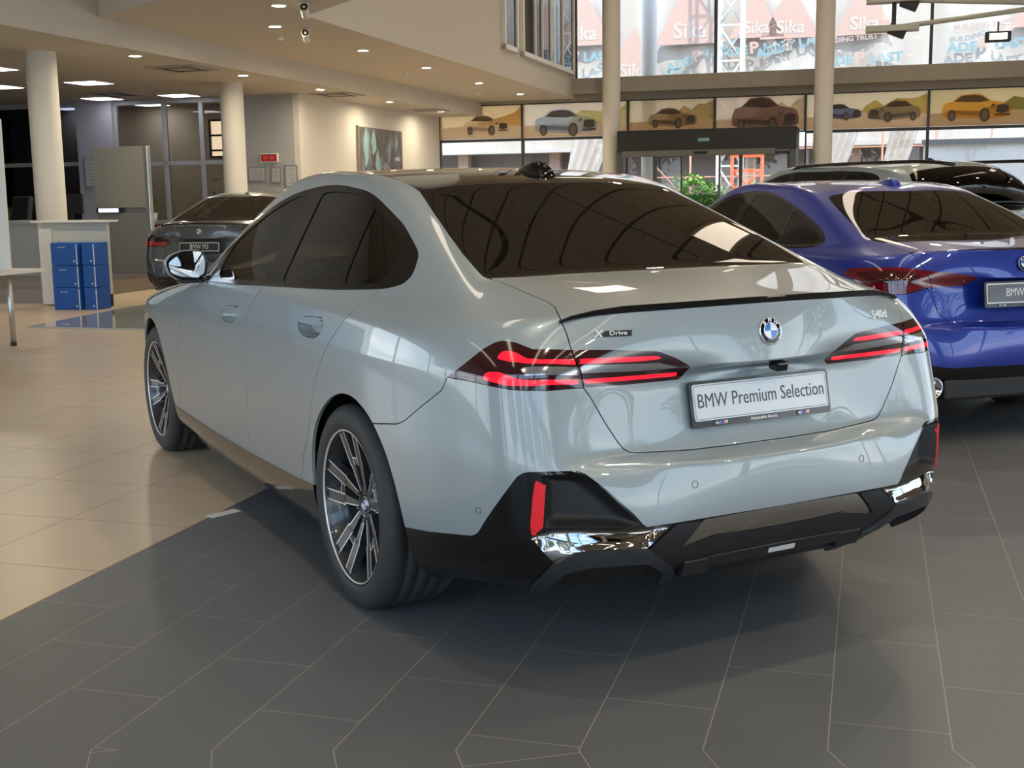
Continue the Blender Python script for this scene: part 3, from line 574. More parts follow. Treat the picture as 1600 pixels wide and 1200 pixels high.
def make_body(cols, nf=4, roofz=None, level=4, iters=3, creases=()):
    """cols[0..n-1]; cols[nf] and cols[n-1-nf] meet the roof corners. returns dense half mesh arrays"""
    n=len(cols); m=len(cols[0])
    verts=[];idx={}
    for i,c in enumerate(cols):
        for j,p in enumerate(c): idx[i,j]=len(verts); verts.append(p)
    faces=[]
    for i in range(n-1):
        for j in range(m-1): faces.append((idx[i,j],idx[i,j+1],idx[i+1,j+1],idx[i+1,j]))
    # roof cap: a = across 0(centre)..nf(side), b = along 0(front)..L(rear)
    L=n-1-2*nf; cap={}
    for a in range(nf+1):
        cap[a,0]=idx[a,m-1]; cap[a,L]=idx[n-1-a,m-1]
    for b in range(L+1): cap[nf,b]=idx[nf+b,m-1]
    for b in range(1,L):
        side=cols[nf+b][m-1]
        for a in range(nf):
            t=a/nf
            tt=b/L
            yf=cols[a][m-1][1]/max(cols[nf][m-1][1],1e-6); yr=cols[n-1-a][m-1][1]/max(cols[n-1-nf][m-1][1],1e-6)
            fr=yf*(1-tt)+yr*tt
            x=side[0]+((cols[0][m-1][0]-cols[nf][m-1][0])*(1-tt)**2+(cols[n-1][m-1][0]-cols[n-1-nf][m-1][0])*tt**2)*(1-fr*fr)
            zc=roofz(x); z=side[2]+(zc-side[2])*(1-fr**2.4)
            cap[a,b]=len(verts); verts.append((x,side[1]*fr,z))
    for a in range(nf):
        for b in range(L): faces.append((cap[a,b],cap[a,b+1],cap[a+1,b+1],cap[a+1,b]))
    V=np.array(verts); nv=len(V)
    # full mirrored cage
    cen=[i for i in range(nv) if abs(V[i,1])<1e-6]; mp={}
    full=list(map(tuple,V))
    for i in range(nv):
        if i in cen: mp[i]=i
        else: mp[i]=len(full); full.append((V[i,0],-V[i,1],V[i,2]))
    cenS=set(cen)
    F=[tuple(reversed(f)) for f in faces]+[tuple(mp[k] for k in f) for f in faces]
    me=bpy.data.meshes.new('tmp'); me.from_pydata(full,[],F); me.update()
    if creases:
        cr=me.attributes.new('crease_edge','FLOAT','EDGE')
        ed={tuple(sorted(e.vertices)):e.index for e in me.edges}
        for (j,i0,i1,val) in creases:
            for i in range(i0,i1):
                a,b=idx[i,j],idx[i+1,j]
                for e in (tuple(sorted((a,b))),tuple(sorted((mp[a],mp[b])))):
                    cr.data[ed[e]].value=val
    ob=bpy.data.objects.new('tmp',me); bpy.context.scene.collection.objects.link(ob)
    md=ob.modifiers.new('s','SUBSURF'); md.levels=2; md.render_levels=2; md.boundary_smooth='ALL'
    T=np.array(full); C=T.copy()
    for it in range(iters):
        me.vertices.foreach_set('co',C.ravel()); me.update()
        dg=bpy.context.evaluated_depsgraph_get(); dg.update()
        ev=ob.evaluated_get(dg); em=ev.to_mesh()
        co=np.empty(len(em.vertices)*3); em.vertices.foreach_get('co',co); co=co.reshape(-1,3)[:len(T)]
        ev.to_mesh_clear()
        C=C+(T-co)*.75
    me.vertices.foreach_set('co',C.ravel()); me.update()
    md.levels=level; md.render_levels=level
    dg=bpy.context.evaluated_depsgraph_get(); dg.update()
    ev=ob.evaluated_get(dg); dense=bpy.data.meshes.new_from_object(ev)
    bpy.data.objects.remove(ob); bpy.data.meshes.remove(me)
    return dense
SEDAN_ROOF=lambda x: float(np.interp(x,[-.1,.2,.3,.45,.62,.8,1.0,1.2,1.35,1.44,1.6],[1.40,1.437,1.458,1.476,1.488,1.494,1.497,1.493,1.482,1.470,1.46]))
def fair(cols, lam_u=.02, lam_v=.004, skip=(), keep=()):
    """relax hand-placed points towards smooth curves; skip = {(row,i0,i1)} where columns i0..i1 turn sharply"""
    n=len(cols); m=len(cols[0]); T=np.array(cols,float); N=n*m
    ix=lambda i,j:i*m+j
    rows=[];rhs=[]
    A=[];B=[]
    def d2(a,b,c,w,mir=False):
        r=np.zeros(N); pa,pb,pc=T[a],T[b],T[c]
        h1=np.linalg.norm(pb-pa);h2=np.linalg.norm(pc-pb)
        s=w*(h1+h2)/2
        r[ix(*a)]+=s/h1; r[ix(*b)]-=s/h1+s/h2; r[ix(*c)]+=s/h2
        return r
    for i in range(n):
        for j in range(m):
            if 0<i<n-1: A.append(d2((i-1,j),(i,j),(i+1,j),math.sqrt(lam_u)/.25))
            if 0<j<m-1 and not any(r==j and a<=i<=b for r,a,b in skip):
                A.append(d2((i,j-1),(i,j),(i,j+1),math.sqrt(lam_v)/.06))
    A=np.array(A)
    W=np.ones(N)
    for (i,j) in keep: W[ix(i,j)]=5
    # centre columns get x,z symmetric smoothness through a ghost point
    G=[]
    for i,k in ((0,1),(n-1,n-2)):
        for j in range(m):
            r=np.zeros(N); r[ix(k,j)]=.5; r[ix(i,j)]=-.5; G.append(r)
    G=np.array(G)
    out=T.copy().reshape(N,3)
    for d in range(3):
        M=A if d==1 else np.vstack([A,G])
        S=np.vstack([M,np.diag(W)]); b=np.r_[np.zeros(len(M)),W*T.reshape(N,3)[:,d]]
        out[:,d]=np.linalg.lstsq(S,b,rcond=None)[0]
    out=out.reshape(n,m,3); out[0,:,1]=0; out[-1,:,1]=0
    d=np.linalg.norm(out-T,axis=2)
    return [list(map(tuple,c)) for c in out], d
def sdf(P, poly):
    """signed distance of points (N,2) to a closed polygon, negative inside"""
    A = np.asarray(poly, float); B = np.roll(A, -1, axis=0); d = np.full(len(P), 1e9); inside = np.zeros(len(P), bool)
    for a, b in zip(A, B):
        e = b-a; w = P-a; L = max(e@e, 1e-12); t = np.clip((w@e)/L, 0, 1); q = w-t[:, None]*e
        d = np.minimum(d, np.sqrt((q*q).sum(1)))
        c = (a[1] > P[:, 1]) != (b[1] > P[:, 1])
        with np.errstate(divide='ignore', invalid='ignore'):
            xx = (b[0]-a[0])*(P[:, 1]-a[1])/(b[1]-a[1])+a[0]
        inside ^= c & (P[:, 0] < xx)
    return np.where(inside, -d, d)
def rnd(pts, r, n=4):
    """round the corners of a closed polygon"""
    out = []; m = len(pts); P = [np.array(p, float) for p in pts]
    for i in range(m):
        a, b, c = P[i-1], P[i], P[(i+1) % m]; u = a-b; v = c-b; lu = np.linalg.norm(u); lv = np.linalg.norm(v)
        k = min(r, lu*.45, lv*.45); s = b+u/lu*k; e = b+v/lv*k
        for j in range(n+1):
            t = j/n; out.append(tuple((1-t)**2*s+2*t*(1-t)*b+t*t*e))
    return out
VIEW = np.array([.8, -.52, -.3]); VIEW /= np.linalg.norm(VIEW)          # an oblique drawing plane for the tail
E1 = np.cross(VIEW, [0, 0, 1]); E1 /= np.linalg.norm(E1); E2 = np.cross(E1, VIEW)
class Shell:
    """half a body (y > 0) as a dense smooth mesh that outlines are cut into; labelled faces become the car's parts"""
    def __init__(s, dense, zmap=None):
        nv = len(dense.vertices); V = np.empty(nv*3); dense.vertices.foreach_get('co', V); V = V.reshape(-1, 3)
        N = np.array([n.vector[:] for n in dense.vertex_normals])
        bm = bmesh.new(); s.bm = bm; s.nl = bm.verts.layers.float_vector.new('nrm'); s.lock = bm.verts.layers.int.new('lock')
        mp = {}
        for p in dense.polygons:
            if p.center.y <= 0: continue
            vs_ = []
            for i in p.vertices:
                if i not in mp:
                    c = V[i]; v = bm.verts.new(c if abs(c[1]) > 1e-5 else (c[0], 0, c[2])); v[s.nl] = N[i]; v[s.lock] = 1 if abs(c[1]) < 1e-5 else 0; mp[i] = v
                vs_.append(mp[i])
            bm.faces.new(vs_)
        s.warp = None; s.polys = {}; s.bvh = BVHTree.FromPolygons([tuple(v) for v in V], [tuple(p.vertices) for p in dense.polygons])
    def flat(s, kind, P):
        if kind == 'S': return P[:, [0, 2]]
        if kind == 'T': return P[:, [0, 1]]
        if kind == 'R': return P[:, [1, 2]]
        return np.stack([P@E1, P@E2], 1)
    def field(s, name, P, N):
        kind, poly, mask = s.polys[name]
        m = mask(P, N); out = np.ones(len(P))
        if m.any(): out[m] = sdf(s.flat(kind, P[m]), poly)
        return out
    def add(s, name, kind, pts, mask=None, iso=(0.0,), rad=0.0):
        pts = np.array(pts, float)
        if pts.shape[1] == 3: pts = s.flat(kind, pts)
        pts = list(map(tuple, pts))
        if rad: pts = rnd(pts, rad)
        base = {'S': lambda P, N: (N[:, 1] > .02), 'T': lambda P, N: (N[:, 2] > .05), 'O': lambda P, N: (N@VIEW < .1) & (P[:, 0] < .4), 'R': lambda P, N: (N[:, 0] < -.02) & (P[:, 0] < .45)}[kind]
        mk = (lambda P, N: base(P, N) & mask(P, N)) if mask else base
        s.polys[name] = (kind, pts, mk)
        for i in iso: s.cut(name, i)
    def arrays(s):
        s.bm.verts.ensure_lookup_table(); s.bm.verts.index_update()
        return np.array([v.co[:] for v in s.bm.verts]), np.array([v[s.nl][:] for v in s.bm.verts])
    def cut(s, name, iso):
        P, N = s.arrays(); f = s.field(name, P, N)-iso; vals = f.tolist(); bm = s.bm; V = bm.verts
        cand = np.nonzero(np.abs(f) < .07)[0]
        for i in cand:
            v = V[i]; a = vals[i]
            if a == 0: continue
            best = None
            for e in v.link_edges:
                o = e.other_vert(v); b = vals[o.index]
                if a*b < 0:
                    t = a/(a-b)
                    if best is None or t < best[0]: best = (t, o)
            if best is None: continue
            if v[s.lock]:
                if best[0] < .03: vals[i] = 0.0
            elif best[0] < .22:
                t, o = best; v.co = v.co.lerp(o.co, t); v[s.nl] = v[s.nl].lerp(o[s.nl], t); vals[i] = 0.0
        ed = set()
        for i in cand:
            for e in V[i].link_edges:
                if vals[e.verts[0].index]*vals[e.verts[1].index] < 0: ed.add(e)
        val = {V[i]: vals[i] for i in cand}
        for v_ in [v for e in ed for v in e.verts]: val[v_] = vals[v_.index]
        zero = {V[i] for i in cand if vals[i] == 0.0}
        for e in ed:
            a, b = e.verts; va, vb = val[a], val[b]; t = va/(va-vb)
            n = a[s.nl].lerp(b[s.nl], t)
            cy = abs(a.co.y) < 1e-6 and abs(b.co.y) < 1e-6
            _, nv = bmesh.utils.edge_split(e, a, t)
            nv[s.nl] = n; nv[s.lock] = 1; zero.add(nv); val[nv] = 0.0
            if cy: nv.co.y = 0
        for v in zero: v[s.lock] = 1
        faces = {fc for v in zero for fc in v.link_faces}
        sgn = lambda v: val[v] if v in val else (vals[v.index] if v.index >= 0 and v.index < len(vals) else 0)
        for fc in faces:
            todo = [fc]
            while todo:
                g = todo.pop(); vs_ = list(g.verts); n = len(vs_); zi = [k for k, v in enumerate(vs_) if v in zero]
                if len(zi) < 2: continue
                done = False
                for x in range(len(zi)):
                    i, j = zi[x], zi[(x+1) % len(zi)]
                    if (j-i) % n in (1, n-1) or i == j: continue
                    arc = [vs_[(i+k) % n] for k in range(1, (j-i) % n)]; rest = [vs_[(j+k) % n] for k in range(1, (i-j) % n)]
                    s1 = sum(1 if sgn(v) > 0 else -1 for v in arc if v not in zero); s2 = sum(1 if sgn(v) > 0 else -1 for v in rest if v not in zero)
                    if s1*s2 < 0:
                        r = bmesh.utils.face_split(g, vs_[i], vs_[j])
                        done = True
                        if len(zi) > 2 and r: todo += [r[0], g]
                        break
    def finish(s):
        """fields at face centres"""
        s.bm.faces.ensure_lookup_table(); s.bm.faces.index_update()
        s.C = np.array([f.calc_center_median()[:] for f in s.bm.faces])
        s.FN = np.array([(sum((v[s.nl] for v in f.verts), Vector())).normalized()[:] for f in s.bm.faces])
        s.F = {k: s.field(k, s.C, s.FN) for k in s.polys}
        s.lab = np.array(['body']*len(s.C), dtype=object)
    def part(s, name, labels, m, parent=None, sides='join', off=0.0, flange=.012, keep=None, push=None, smooth=True):
        """mesh objects from labelled faces: one joined object, or a left and a right one"""
        labels = {labels} if isinstance(labels, str) else set(labels)
        idx = [i for i, l in enumerate(s.lab) if l in labels and (keep is None or keep(s.C[i]))]
        if not idx: print('EMPTY PART', name, labels); return []
        FL = s.bm.faces; vid = {}; co = []; nn = []; faces = []; cnt = {}
        for i in idx:
            t = []
            for v in FL[i].verts:
                if v not in vid:
                    n = v[s.nl].normalized(); vid[v] = len(co); c = v.co + n*off
                    if push: c = Vector(push(c, n))
                    co.append(c); nn.append(n)
                t.append(vid[v])
            faces.append(t)
            for a, b in zip(t, t[1:]+t[:1]):
                k = (a, b) if a < b else (b, a); cnt.setdefault(k, []).append((a, b))
        ln = [nn[k] for t in faces for k in t]; nsurf = len(faces)
        if flange:
            low = {}; top = {}
            for k, l in cnt.items():
                if len(l) != 1: continue
                a, b = l[0]
                if abs(co[a].y) < 1e-6 and abs(co[b].y) < 1e-6: continue
                for v in (a, b):
                    if v not in low:
                        q = co[v]-nn[v]*flange
                        if abs(co[v].y) < 1e-6: q.y = 0
                        top[v] = len(co); co.append(co[v].copy()); nn.append(nn[v])
                        low[v] = len(co); co.append(q); nn.append(nn[v])
                q = [top[b], top[a], low[a], low[b]]; faces.append(q)
                fn = (co[a]-co[b]).cross(co[low[a]]-co[b])
                fn = fn.normalized() if fn.length > 1e-12 else nn[a]
                ln += [fn]*4
        if s.warp is not None:
            w = s.warp(np.array([c[:] for c in co])); co = [Vector(c) for c in w]
        out = []
        def emit(co, faces, ln):
            me = bpy.data.meshes.new(name); me.from_pydata([tuple(c) for c in co], [], faces); me.materials.append(m)
            me.polygons.foreach_set('use_smooth', [True]*len(me.polygons)); me.update()
            if len(me.loops) == len(ln) and push is None and s.warp is None: me.normals_split_custom_set([tuple(v) for v in ln])
            o = bpy.data.objects.new(name, me); COL.objects.link(o)
            if parent: o.parent = parent
            out.append(o)
        mco = [Vector((c.x, -c.y, c.z)) for c in co]; mf = [list(reversed(f)) for f in faces]
        mln = []; k = 0
        for f in faces:
            mln += [Vector((v.x, -v.y, v.z)) for v in reversed(ln[k:k+len(f)])]; k += len(f)
        if sides == 'join':
            mp = {}; allco = list(co)
            for i, c in enumerate(mco):
                if abs(c.y) < 1e-6: mp[i] = i
                else: mp[i] = len(allco); allco.append(c)
            lc = []
            emit(allco, faces+[[mp[i] for i in f] for f in mf], ln+mln)
        else:
            if 'L' in sides: emit(co, faces, ln)
            if 'R' in sides: emit(mco, mf, mln)
        return out
    def on(s, p, d):
        """where a line through p along d first meets the body, with the normal"""
        h = s.bvh.ray_cast(Vector(p)-Vector(d)*2, Vector(d)); return h[0], h[1]
def tyre_rubber():
    if 'tyre_rubber' in MATS: return MATS['tyre_rubber']
    m = mat('tyre_rubber', (.040, .040, .041), .6, spec=.4); nt = m.node_tree; b = nt.nodes['Principled BSDF']
    tc = nt.nodes.new('ShaderNodeTexCoord'); sp = nt.nodes.new('ShaderNodeSeparateXYZ'); nt.links.new(tc.outputs['Object'], sp.inputs[0])
    def mth(op, a, b_=None):
        n = nt.nodes.new('ShaderNodeMath'); n.operation = op
        for i, v in enumerate((a, b_)):
            if v is None: continue
            if isinstance(v, (int, float)): n.inputs[i].default_value = v
            else: nt.links.new(v, n.inputs[i])
        return n.outputs[0]
    ang = mth('MULTIPLY', mth('ARCTAN2', sp.outputs['X'], sp.outputs['Z']), 11.0)
    lean = mth('ADD', ang, mth('MULTIPLY', sp.outputs['Y'], 14.0))
    tri = mth('PINGPONG', lean, .5); cut = mth('GREATER_THAN', tri, .06)
    r2 = mth('ADD', mth('MULTIPLY', sp.outputs['X'], sp.outputs['X']), mth('MULTIPLY', sp.outputs['Z'], sp.outputs['Z']))
    tread = mth('GREATER_THAN', r2, .333*.333)
    h = mth('MULTIPLY', cut, tread)
    bp = nt.nodes.new('ShaderNodeBump'); bp.inputs['Strength'].default_value = .9; bp.inputs['Distance'].default_value = .003
    nt.links.new(h, bp.inputs['Height']); nt.links.new(bp.outputs[0], b.inputs['Normal'])
    return m
def wheel_prototype(rim_r=.268, tyre_r=.348, width=.275, style='sport', name='wheel'):
    """axis along y, outer face towards +y, centre at the origin"""
    dark = mat('rim_dark', (.030, .030, .033), .28, .2, .6); bright = mat('rim_bright', (.78, .78, .77), .38, .75)
    rub = tyre_rubber(); disc_m = mat('brake_disc', (.25, .25, .26), .35, 1.0)
    root = MB(); hw = width/2
    Mx = Matrix.Rotation(-math.pi/2, 4, 'X')                       # lathe z -> +y
    prof = [(rim_r-.012, -hw+.02), (rim_r+.002, -hw+.008), (rim_r+.03, -hw+.001), (tyre_r-.03, -hw), (tyre_r-.008, -hw+.014), (tyre_r-.001, -hw+.028)]
    g = [-.07, -.025, .025, .07]
    for c in g:
        c *= width/.275; prof += [(tyre_r+.0015*(1-(c/hw)**2), c-.006), (tyre_r-.008, c-.0045), (tyre_r-.008, c+.0045), (tyre_r+.0015*(1-(c/hw)**2), c+.006)]
    prof += [(tyre_r-.001, hw-.028), (tyre_r-.008, hw-.014), (tyre_r-.03, hw), (rim_r+.03, hw-.001), (rim_r+.018, hw+.001), (rim_r+.004, hw-.004), (rim_r-.012, hw-.012)]
    root.lathe(prof, 96, Mx, cap=False)
    tyre = root.build(name, rub)
    b = MB()
    b.lathe([(rim_r-.014, -hw+.03), (rim_r-.03, -hw+.06), (rim_r-.05, 0), (rim_r-.04, hw-.07), (rim_r-.014, hw-.02)], 72, Mx, cap=False)     # barrel
    b.lathe([(rim_r-.014, hw-.026), (rim_r-.012, hw-.012), (rim_r-.002, hw-.004), (rim_r-.001, hw-.012)], 72, Mx, cap=False)
    e = MB()
    e.lathe([(rim_r-.0115, hw-.010), (rim_r-.0105, hw-.0075), (rim_r-.0065, hw-.0055), (rim_r-.0055, hw-.008)], 72, Mx, cap=False)
    yface = lambda r: hw-.014-.052*max(0, 1-r/(rim_r))**.8
    def bar(a0, r0, a1, r1, w0, w1, edge=True, thick=.028, lift=0.0):
        """spoke between two polar points (degrees, radius)"""
        a0, a1 = math.radians(a0), math.radians(a1)
        p0 = Vector((r0*math.cos(a0), 0, r0*math.sin(a0))); p1 = Vector((r1*math.cos(a1), 0, r1*math.sin(a1)))
        d = (p1-p0).normalized(); s = Vector((0, 1, 0)).cross(d)
        y0, y1 = yface(r0)+lift, yface(r1)+lift
        q = [p0-s*w0/2, p0+s*w0/2, p1+s*w1/2, p1-s*w1/2]; ys = [y0, y0, y1, y1]
        top = [Vector((v.x, y, v.z)) for v, y in zip(q, ys)]
        qb = [p0-s*(w0/2+.004), p0+s*(w0/2+.004), p1+s*(w1/2+.004), p1-s*(w1/2+.004)]
        bot = [Vector((v.x, y-thick, v.z)) for v, y in zip(qb, ys)]
        b.add(top+bot, [(0, 1, 2, 3), (7, 6, 5, 4), (0, 4, 5, 1), (1, 5, 6, 2), (2, 6, 7, 3), (3, 7, 4, 0)])
        if edge:
            ew = .0046
            for sg in ((-1, 1) if edge is True else (edge,)):
                c0 = p0+s*sg*(w0/2-ew/2); c1 = p1+s*sg*(w1/2-ew/2)
                a = [c0-s*ew/2, c0+s*ew/2, c1+s*ew/2, c1-s*ew/2]
                t = [Vector((v.x, y+.0012, v.z)) for v, y in zip(a, ys)]; u = [Vector((v.x, y-.002, v.z)) for v, y in zip(a, ys)]
                e.add(t+u, [(0, 1, 2, 3), (7, 6, 5, 4), (0, 4, 5, 1), (1, 5, 6, 2), (2, 6, 7, 3), (3, 7, 4, 0)])
    R = rim_r-.012
    for k in range(5):
        a = 90+72*k
        if style == 'sport':
            for sg in (-1, 1):
                bar(a+sg*14.5, .138, a+sg*12.5, R, .042, .042)                 # forked outer arms
                bar(a+sg*20, .050, a+sg*14, .145, .018, .034, sg*-1, .034, -.001)
            bar(a-16, .1545, a+16, .1545, .018, .018, False, .03, -.001)
            bar(a-7.2, .1640, a+7.2, .1640, .0036, .0036, 1, .004, .0008)
        else:
            for sg in (-1, 1): bar(a+sg*9, .05, a+sg*12, R, .022, .018)
    b.lathe([(.0, yface(.03)-.03), (.068, yface(.03)-.03), (.066, yface(.05)-.004), (.05, yface(.04)), (.036, yface(.03)+.002), (.034, yface(.03)-.004), (0, yface(.03)-.004)], 40, Mx, cap=False)
    for k in range(5):
        a = math.pi/2+2*math.pi*(k+.5)/5; b.lathe([(.009, 0), (.009, .014), (.006, .016), (0, .016)], 8, Matrix.Translation((.052*math.cos(a), yface(.05)-.008, .052*math.sin(a))) @ Mx)
    rim = b.build('rim', dark, tyre); e.build('rim_edges', bright, tyre)
    d = MB().lathe([(.07, -.03), (.185, -.03), (.185, -.008), (.07, -.008)], 48, Matrix.Translation((0, hw-.10, 0)) @ Mx)
    d.build('brake_disc', disc_m, tyre)
    cal = MB().box(-.05, .05, hw-.14, hw-.075, .11, .2, Matrix.Rotation(math.radians(70), 4, 'Y'), bev=.008); cal.build('brake_caliper', mat('caliper_dark', (.03, .03, .035), .4, .5), tyre)
    cap = roundel('hub_cap', .030, tyre, Matrix.Translation((0, yface(.03)-.003, 0)) @ Mx, letters=False)
    return tyre
def roundel(name, r, parent, M, letters=True):
    """round maker's badge: chrome rim, black ring, blue and white quarters"""
    ch = mat('chrome', (.8, .8, .82), .08, 1.0); bk = mat('gloss_black', (.004, .004, .005), .08, 0, .8)
    wh = mat('badge_white', (.85, .87, .9), .15, 0, 1); bl = mat('badge_blue', (.01, .17, .62), .15, 0, 1)
    base = MB().lathe([(r, 0), (r, .0035), (r*.97, .005), (r*.92, .005), (r*.91, .0035), (0, .0035)], 48, M, cap=False).build(name, ch, parent)
    MB().lathe([(r*.915, .0036), (r*.62, .0045)], 48, M, cap=False).build('black_ring', bk, base)
    MB().lathe([(r*.62, .0046), (r*.60, .0056), (r*.565, .0050)], 48, M, cap=False).build('inner_ring', ch, base)
    for col, st, nm in ((bl, 1, 'blue_quarters'), (wh, 0, 'white_quarters')):
        mb = MB()
        for k in (st, st+2):
            a0 = math.pi/2*k; pts = [Vector((0, 0, .0048))]+[Vector((r*.58*math.cos(a0+math.pi/2*t/10), r*.58*math.sin(a0+math.pi/2*t/10), .0048)) for t in range(11)]
            mb.add([M @ p for p in pts], [(0, i, i+1) for i in range(1, 11)])
        mb.build(nm, col, base, fix=False)
    if letters:
        mb = MB()
        for ch_, a in (('B', 132), ('M', 90), ('W', 48)):
            me = text_mesh(ch_, r*.42, .0004, r*.012); T = M @ Matrix.Rotation(math.radians(a-90), 4, 'Z') @ Matrix.Translation((0, r*.765, .0052))
            mb.add([T @ v.co for v in me.vertices], [tuple(p.vertices) for p in me.polygons]); bpy.data.meshes.remove(me)
        mb.build('badge_letters', wh, base, fix=False)
    return base
def plate(parent, M, txt, w=.52, h=.112, face=(.72, .76, .80), ink=(.09, .09, .11), dealer=None, size=.066, light=False, name='licence_plate'):
    """display plate in a holder; local x right, y up, z out"""
    bk = mat('plate_black', (.008, .008, .009), .25, 0, .4)
    R_ = lambda x0, x1, y0, y1, r: rnd([(x0, y0), (x1, y0), (x1, y1), (x0, y1)], r, 5)
    lip = .020 if dealer else .004
    h0 = MB().prism(R_(-w/2-.009, w/2+.009, -h/2-lip, h/2+.008, .014), 0, .011, M).build(name, bk, parent)
    MB().prism(R_(-w/2, w/2, -h/2, h/2, .010), .011, .0135, M).build('plate_face', mat('plate_face_%s' % name+str(face[0]), face, .35, 0, .3), h0)
    if light:
        f = MB()
        o = R_(-w/2+.002, w/2-.002, -h/2+.002, h/2-.002, .010); i = R_(-w/2+.008, w/2-.008, -h/2+.008, h/2-.008, .008)
        n = len(o); f.add([M @ Vector((*p, .0140)) for p in o]+[M @ Vector((*p, .0140)) for p in i], [(k, (k+1) % n, n+(k+1) % n, n+k) for k in range(n)])
        f.build('plate_border', mat('plate_white', (.8, .8, .8), .4), h0, fix=False)
    else:
        o = R_(-w/2+.004, w/2-.004, -h/2+.004, h/2-.004, .009); i = R_(-w/2+.0055, w/2-.0055, -h/2+.0055, h/2-.0055, .008)
        n = len(o); MB().add([M @ Vector((*p, .0140)) for p in o]+[M @ Vector((*p, .0140)) for p in i], [(k, (k+1) % n, n+(k+1) % n, n+k) for k in range(n)]).build('plate_border', mat('ink_grey', (.12, .12, .13), .5), h0, fix=False)
    text_obj('plate_lettering', txt, size, mat('plate_ink_%.2f' % ink[0], ink, .5), h0, M @ Matrix.Translation((0, .002, .0140)), bold=0, sx=.80, extrude=.0004)
    if dealer:
        wh = mat('plate_white', (.8, .8, .8), .4)
        text_obj('dealer_lettering', dealer, .0125, wh, h0, M @ Matrix.Translation((0, -h/2-.0095, .0113)), bold=.0002, extrude=.0003)
        for sx in (-1, 1):
            x = sx*.155
            roundel('dealer_roundel', .0065, h0, M @ Matrix.Translation((x-.022, -h/2-.0095, .0112)), letters=False)
            for k, c in enumerate(((.10, .32, .75), (.03, .06, .35), (.75, .03, .05))):
                MB().prism([(x-.012+k*.0055, -h/2-.015), (x-.0065+k*.0055, -h/2-.015), (x-.0025+k*.0055, -h/2-.004), (x-.008+k*.0055, -h/2-.004)], .0111, .0122, M).build('colour_stripe', mat('stripe%d' % k, c, .4), h0)
            text_obj('stripe_letter', 'M', .0135, wh, h0, M @ Matrix.Translation((x+.0125, -h/2-.0095, .0113)), bold=.0006, extrude=.0003, shear=.25)
    return h0
def seats(parent, x_front=1.35, x_rear=.30, m=None):
    m = m or mat('seat_leather', (.03, .028, .026), .5)
    def seat(x, y, w, name='car_seat', h=.62):
        s_ = MB(); s_.box(x-.05, x+.48, y-w/2, y+w/2, .34, .50, bev=.05)
        M = Matrix.Translation((x, y, .48)) @ Matrix.Rotation(math.radians(-20), 4, 'Y')
        s_.box(-.14, 0, -w/2, w/2, 0, h, M, bev=.05)
        o = s_.build(name, m, parent)
        for hy in ([0] if w < .7 else [-.38, .38]):
            MB().box(-.13, -.03, hy-.13, hy+.13, h+.03, h+.21, M, bev=.045).build('headrest', m, o)
        return o
    seat(x_front, .37, .50); seat(x_front, -.37, .50); seat(x_rear, 0, 1.30, 'rear_bench', .56)
    d = MB().box(1.95, 2.35, -.72, .72, .55, .98, bev=.06).build('dashboard', m, parent)
    pts = [Vector((1.80, .37+.18*math.cos(t), .90+.18*math.sin(t))) for t in np.linspace(0, 2*math.pi, 25)[:-1]]
    MB().tube(pts, .014, 8, True).build('steering_wheel', m, parent)
    MB().box(.3, 2.2, -.70, .70, .22, .34).build('cabin_floor', m, parent)
    # parcel shelf
    MB().box(-.42, .12, -.60, .60, .98, 1.0).build('parcel_shelf', m, parent)
def arch_liner(parent, x, y0=.56, y1=.925, r=.385, m=None):
    m = m or mat('liner_black', (.006, .006, .006), .8)
    for sg in (1, -1):
        mb = MB(); P = []; n = 28
        for yy in (y0, y1):
            for k in range(n+1):
                a = math.radians(-1+182*k/n); P.append(Vector((x+r*math.cos(a), sg*yy, .352+r*math.sin(a))))
        F = [(k, k+1, n+1+k+1, n+1+k) for k in range(n)]; mb.add(P, F, True)
        mb.add([Vector((x, sg*y0, .352))]+P[:n+1], [(0, k, k+1) for k in range(1, n+1)])
        mb.build('wheel_arch_liner', m, parent, fix=False)
PAINT = mat('paint_grey_blue', (.325, .375, .395), .32, .18, 1.0, .012)
GB = mat('gloss_black', (.004, .004, .005), .07, 0, 0, spec=.55)
MB_ = mat('matte_black', (.012, .012, .013), .55)
TRIM = mat('satin_grey_trim', (.035, .038, .042), .38, .2)
GLASS = glass_mat('tinted_glass', (.75, .72, .62), .16, 2.0)
GLASSF = glass_mat('front_glass', (.85, .88, .80), .42, 1.75)
LAMPD = mat('lamp_dark_red', (.035, .001, .003), .1, 0, 1)
LAMPK = mat('lamp_smoked', (.030, .002, .005), .1, 0, 1)
LAMPR = mat('lamp_red_lit', (.65, .005, .015), .15, 0, 1, emit=(1, .008, .03), estr=.55)
LAMPM = mat('lamp_red', (.30, .004, .010), .12, 0, 1)
REFL = mat('reflector_red', (.55, .006, .012), .2, 0, 1, emit=(1, .01, .02), estr=.12)
CHROME = mat('chrome', (.8, .8, .82), .08, 1.0)
SILV = mat('badge_silver', (.82, .82, .84), .35, 0)
CLEAR = mat('lamp_clear', (.35, .34, .35), .12, .6, 1)

